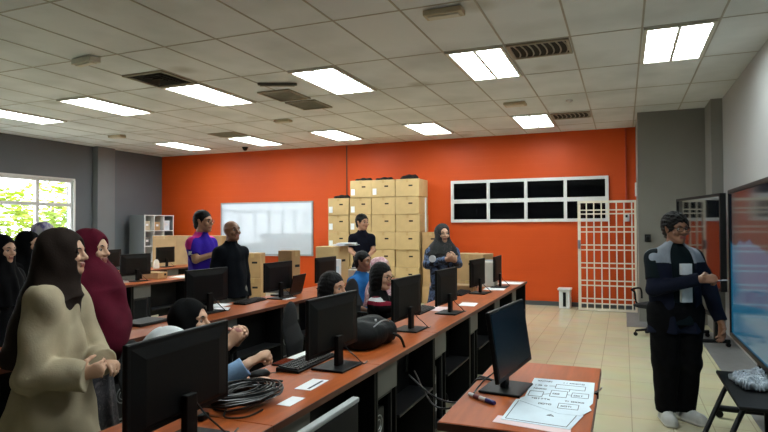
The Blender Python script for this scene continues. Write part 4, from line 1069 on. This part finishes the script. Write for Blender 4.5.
# chairs
def make_chair():
    o = thing('office_chair', 'x', 'chair', (0, 0, 0))
    G = Sculpt((-.3, -.3, .38), (.3, .3, .56), .01); G.limb((-.12, 0, .445), (.14, 0, .445), .22, .22, .02, (0, 0, 1), .18); G.build('seat', 'fabric', o)
    G = Sculpt((-.36, -.3, .5), (-.1, .3, 1.0), .01); G.limb((-.25, 0, .68), (-.29, 0, .80), .21, .19, .02, (1, 0, 0), .16); G.build('backrest', 'fabric', o)
    MB().tube(smooth_path([(-.05, 0, .39), (-.22, 0, .40), (-.29, 0, .50), (-.30, 0, .66)], 5), .018, 8).build('back_bracket', 'black', o, smooth=True)
    MB().tube([(0, 0, .10), (0, 0, .40)], .026, 12).build('gas_column', 'black', o, smooth=True)
    for s_ in (-1, 1): MB().tube(smooth_path([(.02, s_ * .2, .42), (.02, s_ * .27, .46), (.04, s_ * .28, .60), (.12, s_ * .28, .645), (-.12, s_ * .28, .645), (-.14, s_ * .27, .5)], 5), .014, 8).build('armrest', 'black', o, smooth=True)
    for k in range(5):
        a = 2 * math.pi * k / 5 + .3; l = MB().tube([(.02 * math.cos(a), .02 * math.sin(a), .11), (.26 * math.cos(a), .26 * math.sin(a), .075)], [.022, .016], 8).build('base_leg', 'black', o, smooth=True)
        MB().tube([(.26 * math.cos(a) - .02 * math.sin(a), .26 * math.sin(a) + .02 * math.cos(a), .028), (.26 * math.cos(a) + .02 * math.sin(a), .26 * math.sin(a) - .02 * math.cos(a), .028)], .027, 12).tube([(.26 * math.cos(a), .26 * math.sin(a), .03), (.26 * math.cos(a), .26 * math.sin(a), .075)], .008, 6).build('caster', 'black', l, smooth=True)
    return o
chair0 = make_chair()
chairs = [(.40, 9.05, -120, 'black office chair behind the man in the navy jacket', 1), (-2.05, 4.77, 15, 'black chair under the seated woman with glasses', 1),
          (-2.50, 5.85, 0, 'black chair under the seated person in the pale pink scarf', 1), (-2.08, 3.93, 15, 'black chair under the dark-haired person behind a near monitor', 1), (-2.36, 2.62, 25, 'black chair under the seated woman in the black scarf', .93)]
for i, (x, y, rz, lb, sc) in enumerate(chairs):
    c = chair0 if i == 0 else dup(chair0)
    c.location = (x, y, 0); c.rotation_euler = (0, 0, R(rz)); c['label'] = lb; c['group'] = 'black office chairs'; c.scale = (1, 1, sc) if sc > .95 else (.85, .85, sc)
o = thing('stool', 'black round stool under the seated woman in the white scarf', 'stool', (-1.94, 2.00, 0))
MB().lathe([(.15, .24), (.165, .25), (.165, .275), (.15, .285)], 24).build('seat', 'fabric', o, smooth=True); MB().lathe([(.16, 0), (.16, .02), (.03, .04), (.025, .24)], 24).build('pedestal', 'black', o, smooth=True)
o = dup(o, (-2.85, 6.18, 0), 0, 'black tall stool under the seated person in blue'); o.scale = (1.1, 1.1, 1.5)
# plain chair in the aisle: grey back with a pale top edge
o = thing('visitor_chair', 'chair with flat grey back and pale top edge in the aisle by the desks', 'chair', (-.98, 1.80, 0))
MB().span((-.012, -.29, .50), (.012, .29, .865)).build('backrest', 'charcoal', o, bevel=.006)
MB().span((-.016, -.292, .866), (.016, .292, .886)).build('top_edge', 'light_edge', o, bevel=.006)
MB().span((.03, -.23, .43), (.40, .23, .46)).build('seat', 'charcoal', o, bevel=.01)
for x in (.38, -.01):
    for y in (-.22, .22): MB().tube([(x, y, 0), (x, y, .5 if x < 0 else .43)], .013, 10).build('leg', 'black', o, smooth=True)

# ---------------------------------------------------------------- big displays on wheeled stands
def display(label, loc, rz, w, h, z, lit):
    o = thing('wheeled_display', label, 'display', loc, rz)      # screen faces local -Y
    f = MB(); e = .035
    for s_ in (-1, 1): f.box((s_ * (w / 2 - e / 2), .03, z + h / 2), (e, .07, h)); f.box((0, .03, z + (e / 2 if s_ < 0 else h - e / 2)), (w - 2 * e, .07, e))
    f.build('bezel', 'black', o, bevel=.004)
    MB().box((0, .05, z + h / 2), (w - .05, .045, h - .05)).build('rear_housing', 'black', o)
    MB().box((0, .012, z + h / 2), (w - 2 * e + .004, .006, h - 2 * e + .004)).build('screen', 'teal_screen' if lit else 'dark_screen', o)
    for s_ in (-1, 1):
        MB().span((s_ * .35 - .03, .075, .08), (s_ * .35 + .03, .13, z + h * .8)).build('stand_post', 'black', o, bevel=.004)
        l = MB().tube([(s_ * .35, -.22, .075), (s_ * .35, .26, .075)], .025, 10).build('stand_foot', 'black', o, smooth=True)
        for y in (-.2, .24): MB().tube([(s_ * .35 - .015, y, .03), (s_ * .35 + .015, y, .03)], .029, 14).build('caster', 'black', l, smooth=True)
    MB().span((-.32, .085, z * .5), (.32, .12, z * .5 + .05)).build('stand_crossbar', 'black', o)
    return o
display('near big display with a teal lower part, on the right wall side', (.90, 5.08, 0), R(-90), 2.26, 1.34, .54, True)
a = math.atan2(-.974, .225)
display('dark big display farther off, behind the man in the navy jacket', (1.09 - .225 * .80, 8.10 + .974 * .80, 0), a, 1.60, 1.2, .75, False)
# small table with tubular legs and a plastic bag on it
o = thing('side_table', 'low black table on slanted tube legs at the lower right', 'table', (.78, 4.68, 0))
MB().span((-.14, -.55, .425), (.17, .42, .45)).build('tabletop', 'black', o, bevel=.006)
for y0, y1 in ((.2, .0), (-.42, -.62)):
    MB().tube(smooth_path([(-.08, y0, .424), (-.13, y0 - .03, .34), (-.26, y1 + .02, .10), (-.285, y1, .05), (-.285, y1, .0)], 6), .017, 10).build('leg', 'black', o, smooth=True)
    MB().tube([(.14, y0, .424), (.15, y0, 0)], .017, 10).build('leg', 'black', o, smooth=True)
G = Sculpt((-.2, -.3, -.02), (.2, .3, .16), .006)
G.ball((0, 0, .03), (.12, .2, .045), .02).limb((-.06, -.16, .04), (.05, .1, .055), .035, .04, .03).limb((-.1, .1, .02), (.08, .2, .02), .03, .02, .03)
G.wave(lambda q: .008 * np.sin(q[..., 0] * 60 + 30 * np.sin(q[..., 1] * 25)) + .007 * np.sin(q[..., 1] * 80 + q[..., 2] * 60 + 9 * np.sin(q[..., 0] * 40))).cut((0, 0, .001), (0, 0, -1), .004)
o = thing('plastic_bag', 'crumpled clear plastic bag on the low black table', 'bag', (.82, 4.72, .45)); G.build('bag_film', mat('crinkled_plastic', (160, 170, 180), .12, var=.35, scale=16, spec=.9, bump=.6, bscale=45), o)
MB().box((.0, .02, .075), (.07, .12, .012), Matrix.Rotation(.4, 3, 'Z')).build('dark_contents', 'charcoal', o, bevel=.004)
o = thing('wall_hook', 'small dark wall socket on the grey block left of the man', 'socket', (.36, 10.38, 1.36)); MB().box((0, -.015, 0), (.09, .03, .12)).build('plate', 'charcoal', o, bevel=.006); MB().box((0, -.04, -.01), (.05, .03, .06)).build('plug', 'black', o, bevel=.006)

# ---------------------------------------------------------------- people
def cloth(n, c, **k):
    d = dict(spec=.12, rough=.85, var=.14, scale=10, bump=.12, bscale=120); d.update(k); r_ = d.pop('rough'); M[n] = mat(n, c, r_, **d); return n
cloth('navy_jacket', (17, 21, 36)); cloth('grey_yoke', (132, 138, 148)); cloth('dark_tee', (12, 22, 26)); cloth('white_print', (206, 208, 212))
cloth('beige_cloth', (178, 164, 138), scale=5); cloth('brown_scarf', (45, 36, 32)); cloth('maroon_scarf', (84, 18, 36)); cloth('black_cloth', (11, 11, 13)); cloth('purple_jersey', (52, 30, 150)); cloth('pink_jersey', (206, 50, 140))
cloth('navy_polo', (13, 16, 28)); cloth('dark_polo', (11, 15, 22)); cloth('grey_trouser', (120, 118, 110)); cloth('blue_shirt', (38, 98, 158)); cloth('white_scarf', (214, 216, 218)); cloth('denim_sleeve', (128, 158, 192)); cloth('grey_sleeve', (72, 76, 82)); cloth('maroon_stripe', (118, 24, 44)); cloth('sneaker', (186, 186, 184), rough=.6)
M['lilac_scarf'] = pattern_mat('lilac_scarf', [(216, 214, 222), (206, 200, 222), (92, 78, 160), (222, 220, 226)], 9)
M['pink_scarf'] = pattern_mat('pink_scarf', [(226, 200, 204), (220, 186, 190), (190, 130, 144), (232, 220, 218)], 12)
M['grey_print'] = pattern_mat('grey_print', [(84, 80, 86), (60, 58, 64), (112, 104, 108)], 20)
M['floral_black'] = pattern_mat('floral_black', [(10, 10, 12), (12, 12, 14), (15, 14, 15), (70, 62, 58)], 30)
M['floral_blue'] = pattern_mat('floral_blue', [(12, 13, 18), (16, 20, 30), (84, 104, 140), (14, 16, 22)], 13)
if PEOPLE:
    # man in the navy jacket at the displays
    p = Person('man in a navy jacket with grey shoulders pointing a pen at the big display', (.375, 5.20), -62, 1.64, vox=.0045, look=(4, -3), bulk=1.22, skin='skin_brown', stance=.72,
               arms={'R': ((-.215, .10, 1.06), (.055, .28, 1.15), (1, .12, .05), (0, -.75, -.5), 48), 'L': ((.265, .0, 1.06), (.305, .10, .80), (.03, .12, -1), (-1, .1, 0), 22)})
    p.body(); p.hair('curly', puff=1.1); p.glasses()
    p.top('dark_tee', hem=.12, sleeve='short', bulk=1.17, hemr=.20, name='t_shirt', face_mat=None, fold=.002, vox=.006)
    z = p.chest[2]; hm = p.pel[2] - .14
    sy = p.sh['L'][2]
    p.top(['navy_jacket', 'grey_yoke'], hem=.19, bulk=1.27, hemr=.225, name='jacket', face_mat=lambda c: (c[:, 2] > sy - .032 - .2 * np.maximum(0, .13 - np.abs(c[:, 1]))).astype(int), fold=.005, vox=.006, open_=True)
    pr_ = MB()
    for zz, hh, ww in ((z + .02, .085, .085), (z - .07, .04, .05), (z - .17, .13, .085)):
        for k in range(6):
            a0, a1 = (-ww / 2 + ww * k / 6), (-ww / 2 + ww * (k + 1) / 6)
            xs = [.160 - .9 * a * a for a in (a0, a1)]
            pr_.add([(xs[0], a0, zz - hh / 2), (xs[1], a1, zz - hh / 2), (xs[1], a1, zz + hh / 2), (xs[0], a0, zz + hh / 2), (xs[0] - .03, a0, zz - hh / 2), (xs[1] - .03, a1, zz - hh / 2), (xs[1] - .03, a1, zz + hh / 2), (xs[0] - .03, a0, zz + hh / 2)], [(0, 1, 2, 3), (7, 6, 5, 4), (0, 4, 5, 1), (3, 2, 6, 7), (1, 5, 6, 2), (0, 3, 7, 4)])
    pr_.build('shirt_print', 'white_print', p.o)
    p.trousers(wide=1.12, vox=.007); p.shoes('sneaker', laces=True)
    e, w, hd, pn, cu = p.arm['R']; q = w + hd * .10 + pn * .03
    g = math.cos(p.face), math.sin(p.face); W2 = lambda v: (p.loc[0] + v[0] * g[0] - v[1] * g[1], p.loc[1] + v[0] * g[1] + v[1] * g[0], v[2])
    o = thing('pointer_pen', 'thin white pen held by the man in the navy jacket', 'pen', W2(q)); d_ = Vector((CR[0], CR[1], .03)).normalized()
    MB().tube([-d_ * .04, d_ * .11, d_ * .115], [.0045, .0045, .002], 8).build('barrel', 'white_frame', o, smooth=True); MB().tube([d_ * .112, d_ * .126], [.003, .001], 8).build('tip', 'black', o)

    # beige woman, nearest
    p = Person('woman in a beige tunic and dark brown headscarf, nearest the camera', (-2.60, 2.05), 28, 1.53, vox=.0055, look=(0, 2), skin='skin_light', lean=3,
               arms={'R': ((.02, .20, .875), (.205, .16, .865), (.9, -.3, .25), (0, -1, .2), 40), 'L': ((.10, -.20, .88), (.22, -.02, .89), (.8, .4, .0), (0, 0, -1), 40)})
    p.body(); p.skirt('skirt_black', hem=.05, r=.15)
    p.top('beige_cloth', hem=.42, sleeve='loose', hemr=.275, name='tunic', fold=.009, vox=.006, hemflat=.95, bulk=1.05)
    p.hijab('brown_scarf', drop=.12, spread=.15, sh=.14, back=.28, fold=.005, cap=1.06, flat=.85, n=6, liner='black_cloth')
    p.shoes('black_matte')
    # maroon woman
    p = Person('woman in a long maroon headscarf and grey printed dress', (-2.88, 2.49), 25, 1.53, vox=.0065, skin='skin_light', look=(-8, 0),
               arms={'R': ((.03, .13, .93), (.09, .06, .93), (1, -.2, .0), (0, -1, 0), 40), 'L': ((.08, -.2, .93), (.10, -.05, .93), (.9, .3, .0), (0, 0, -1), 40)})
    p.body(); p.skirt('grey_print', 'dress_skirt', hem=.04, r=.25); p.top('grey_print', hem=.2, sleeve='loose', hemr=.19, name='dress')
    p.hijab('maroon_scarf', drop=.34, spread=.235, sh=.225, point=.13, fold=.007, flat=.95, cap=1.04, n=6); p.shoes()
    # women by the window
    p = Person('woman in a black headscarf and black robe at the left picture edge', (-4.42, 3.03), 10, 1.49, vox=.009, skin='skin_light', look=(0, -4)); p.body(); p.skirt(r=.22); p.top('black_cloth', hem=.3, hemr=.2, sleeve='loose'); p.hijab('black_cloth', drop=.3); p.shoes()
    p = Person('woman in black farther behind at the left, only her brow showing', (-4.80, 3.52), 18, 1.515, vox=.009, skin='skin_light'); p.body(); p.skirt(r=.22); p.top('black_cloth', hem=.3, hemr=.2, sleeve='loose'); p.hijab('black_cloth', drop=.3); p.shoes()
    p = Person('woman in a white and purple printed headscarf by the window', (-5.10, 3.90), 25, 1.60, vox=.009, skin='skin_light'); p.body(); p.skirt(r=.22); p.top('grey_sleeve', hem=.3, hemr=.2, sleeve='loose'); p.hijab('lilac_scarf', drop=.26); p.shoes()
    # bald man and man in purple
    p = Person('bald man in a dark long-sleeved shirt and grey trousers', (-3.92, 5.22), -18, 1.625, vox=.007, bulk=.98, look=(2, 8), skin='skin_brown', lean=-2)
    p.body(); p.top('dark_polo', hem=.09, collar=True, bulk=1.06, hemr=.202); p.trousers('grey_trouser', 1.1); p.shoes()
    p = Person('man with glasses in a purple and pink jersey, arms folded', (-4.44, 5.36), 2, 1.74, vox=.007, bulk=1.0, look=(4, 0), skin='skin_tan',
               arms={'R': ((.0, .22, 1.20), (.20, .12, 1.27), (.7, -.7, .1), (-.5, -.5, 0), 30), 'L': ((.10, -.18, 1.20), (.22, .05, 1.24), (.3, .9, .1), (-.7, .2, 0), 30)})
    p.body(); p.hair('short'); p.glasses(); sy = p.sh['R'][2]
    p.top(['purple_jersey', 'pink_jersey', 'white_print'], hem=.06, sleeve='short', bulk=1.08, collar=True, name='jersey', face_mat=lambda c: np.where((c[:, 2] > sy - .06) & (c[:, 0] < .04), 1, np.where((np.abs(c[:, 2] - sy + .10) < .02) & (c[:, 0] > .02) & (c[:, 0] < .06) & (c[:, 1] < -.12), 2, 0)))
    p.trousers(); p.shoes()
    # young man at the cartons
    p = Person('young man in a navy polo with hands clasped before the cartons', (-3.78, 8.30), -46, 1.745, vox=.008, bulk=.86, look=(22, 0), skin='skin_tan',
               arms={'R': ((-.18, .05, 1.19), (-.02, .2, 1.08), (.9, .1, -.2), (0, -1, 0), 30), 'L': ((.18, -.0, 1.19), (.08, .2, 1.08), (-.9, .1, -.2), (0, -1, 0), 30)})
    p.body(); p.hair('short', puff=1.03); p.top('navy_polo', hem=.06, sleeve='short', collar=True, name='polo'); p.trousers(); p.shoes()
    # woman with badge
    p = Person('smiling woman in a black floral headscarf with a round white badge', (-2.04, 6.84), -62, 1.575, vox=.0075, look=(8, 0), skin='skin_light',
               arms={'R': ((-.19, .05, 1.10), (.03, .22, 1.17), (1, .1, .05), (0, -1, 0), 40), 'L': ((.19, .02, 1.10), (.12, .24, 1.16), (-.3, .3, .2), (0, -1, 0), 40)})
    p.body(); p.skirt('floral_blue', hem=.05, r=.24); p.top('floral_blue', hem=.36, hemr=.22, sleeve='long', name='blouse')
    p.hijab('floral_black', drop=.17, spread=.21, sh=.20, fold=.005, cap=1.03, n=6); p.shoes()
    n_ = p.neck; MB().tube([(.155, -.15, n_[2] - .15), (.167, -.156, n_[2] - .15)], .042, 20).build('badge', 'paper', p.o, smooth=True)
    # seated people between the first two rows
    p = Person('seated woman with glasses and dark hair, maroon stripes on her sleeve', (-2.0, 4.77), 12, 1.226, seated=True, vox=.0065, skin='skin_light', look=(-24, -6),
               arms={'R': ((-.0, .22, .88), (.14, .18, .865), (1, .0, -.05), (0, -.2, -1), 25), 'L': ((.08, -.15, .88), (.18, -.1, .865), (1, 0, -.05), (0, 0, -1), 25)})
    p.body(); p.hair('long'); p.glasses(); el = p.arm['R'][0]
    p.top(['black_cloth', 'maroon_stripe', 'white_print'], hem=.08, name='blouse', face_mat=lambda c: np.where((c[:, 1] < -.13) & (c[:, 2] < el[2] + .10) & (c[:, 2] > el[2] + .01), np.where(np.abs(c[:, 2] - el[2] - .055) < .012, 2, 1), 0)); p.trousers(); p.shoes()
    p = Person('seated person in a bright blue shirt in front of the young man', (-2.81, 6.17), -14, 1.264, seated=True, tuck=.55, vox=.008, skin='skin_brown', look=(4, 0)); p.body(); p.hair('short'); p.top('blue_shirt', hem=.08, sleeve='short', bulk=1.1); p.trousers(); p.shoes()
    p = Person('seated person in a pale pink and white headscarf', (-2.46, 5.87), 5, 1.212, seated=True, vox=.009, skin='skin_light'); p.body(); p.hijab('pink_scarf', drop=.24); p.top('grey_sleeve', hem=.08); p.skirt(); p.shoes()
    p = Person('seated dark-haired person whose face shows over a near monitor', (-2.05, 3.93), -6, 1.205, seated=True, tuck=.6, vox=.0075, skin='skin_tan', look=(0, -2)); p.body(); p.hair('long'); p.top('black_cloth', hem=.08); p.trousers(); p.shoes()
    p = Person('seated woman in a black headscarf with raised clasped hands', (-2.31, 2.62), 24, 1.135, seated=True, vox=.0045, skin='skin_light', look=(-10, 4), pel=.405, lean=3,
               arms={'R': ((.13, .14, .80), (.27, .08, .90), (.55, -.3, .6), (-.3, -.9, 0), 62), 'L': ((.17, -.16, .80), (.29, -.06, .90), (.45, .3, .6), (-.3, .8, -.3), 62)})
    p.body(); p.hijab('black_cloth', drop=.24, spread=.2); p.top('black_cloth', hem=.06); p.skirt(); p.shoes()
    p = Person('seated woman in a white headscarf with a pale denim sleeve', (-1.92, 2.02), 35, 1.10, seated=True, tuck=.5, vox=.0045, skin='skin_light', pel=.365, lean=4, look=(-4, 0),
               arms={'R': ((.22, .03, .82), (.39, -.03, .935), (.75, -.3, .4), (-.3, .0, -1), 58), 'L': ((.22, -.22, .80), (.34, -.25, .80), (.8, -.4, .0), (0, 0, -1), 30)})
    p.body(); p.hijab('white_scarf', drop=.12, spread=.17, fold=.004); el = p.arm['R'][0]
    ef = p.arm['R'][1] - el
    p.top(['grey_sleeve', 'denim_sleeve'], hem=.06, name='blouse', face_mat=lambda c: (((c - el) @ ef > .0) & (np.linalg.norm(c - el - ef * .5, axis=1) < .2)).astype(int)); p.trousers('denim_black'); p.shoes()

# ---------------------------------------------------------------- outside the window
struct(MB().span((-40, -20, -.5), (LX - .3, 40, -.14)).build('ground', mat('outdoor_ground', (150, 150, 132), .9)))
M['leaf'] = mat('yellow_green_leaf', (150, 172, 52), .6, var=.3, scale=3); M['bark'] = mat('bark', (88, 70, 52), .9, var=.2)
def tree(x, y, h, r, label, seed):
    g = random.Random(seed); o = thing('tree', label, 'tree', (x, y, -.14), 0, 'trees outside the window')
    MB().tube([(0, 0, 0), (.05, .05, h * .4), (0, .1, h * .8)], [.12, .09, .04], 8).build('trunk', 'bark', o, smooth=True)
    m = MB()
    for k in range(900):
        a, b, q = g.uniform(0, 6.283), math.acos(g.uniform(-1, 1)), g.uniform(.35, 1) ** .5 * r
        c = Vector((q * math.sin(b) * math.cos(a), q * math.sin(b) * math.sin(a), h * .72 + q * math.cos(b) * .9)); s_ = g.uniform(.08, .17)
        q_ = Matrix.Rotation(g.uniform(0, 6.28), 3, 'Z') @ Matrix.Rotation(g.uniform(-1, 1), 3, 'X')
        m.add([c + q_ @ Vector(v) for v in ((-s_, 0, 0), (0, -s_ * .45, 0), (s_, 0, 0), (0, s_ * .45, 0))], [(0, 1, 2, 3)])
    m.build('foliage', 'leaf', o)
tree(-15.6, 10.5, 2.7, 1.0, 'yellow-green tree seen through the left part of the window', 1)
tree(-15.4, 12.75, 2.4, .95, 'yellow-green tree seen through the right part of the window', 2)
tree(-19.0, 14.8, 3.4, 1.3, 'taller yellow-green tree farther beyond the window, behind the others', 3)

# ---------------------------------------------------------------- daylight and camera
wd = bpy.data.worlds.new('sky'); bpy.context.scene.world = wd; wd.use_nodes = True
bg = wd.node_tree.nodes['Background']; bg.inputs['Color'].default_value = (.86, .93, 1.0, 1); bg.inputs['Strength'].default_value = 6.0

cam = bpy.data.cameras.new('camera'); co = bpy.data.objects.new('camera', cam); C.objects.link(co)
cam.sensor_width = 36.0; cam.lens = 583.5 / 768 * 36; cam.clip_start = .05
yaw, pit, rol = R(22.31), R(1.11), R(-.232)
f = Vector((-math.sin(yaw) * math.cos(pit), math.cos(yaw) * math.cos(pit), math.sin(pit))); r_ = Vector((math.cos(yaw), math.sin(yaw), 0)); u = r_.cross(f)
r2 = r_ * math.cos(rol) + u * math.sin(rol); u2 = u * math.cos(rol) - r_ * math.sin(rol)
co.matrix_world = Matrix(((r2.x, u2.x, -f.x, 0), (r2.y, u2.y, -f.y, 0), (r2.z, u2.z, -f.z, 1.55), (0, 0, 0, 1)))
sc = bpy.context.scene; sc.camera = co
vs = sc.view_settings; vs.view_transform = 'Standard'; vs.look = 'None'; vs.gamma = 1.0; vs.use_curve_mapping = False; vs.exposure = 0.65
sc.cycles.use_denoising = True
sc.cycles.max_bounces = 8; sc.cycles.diffuse_bounces = 5
sc.cycles.sample_clamp_indirect = 6.0
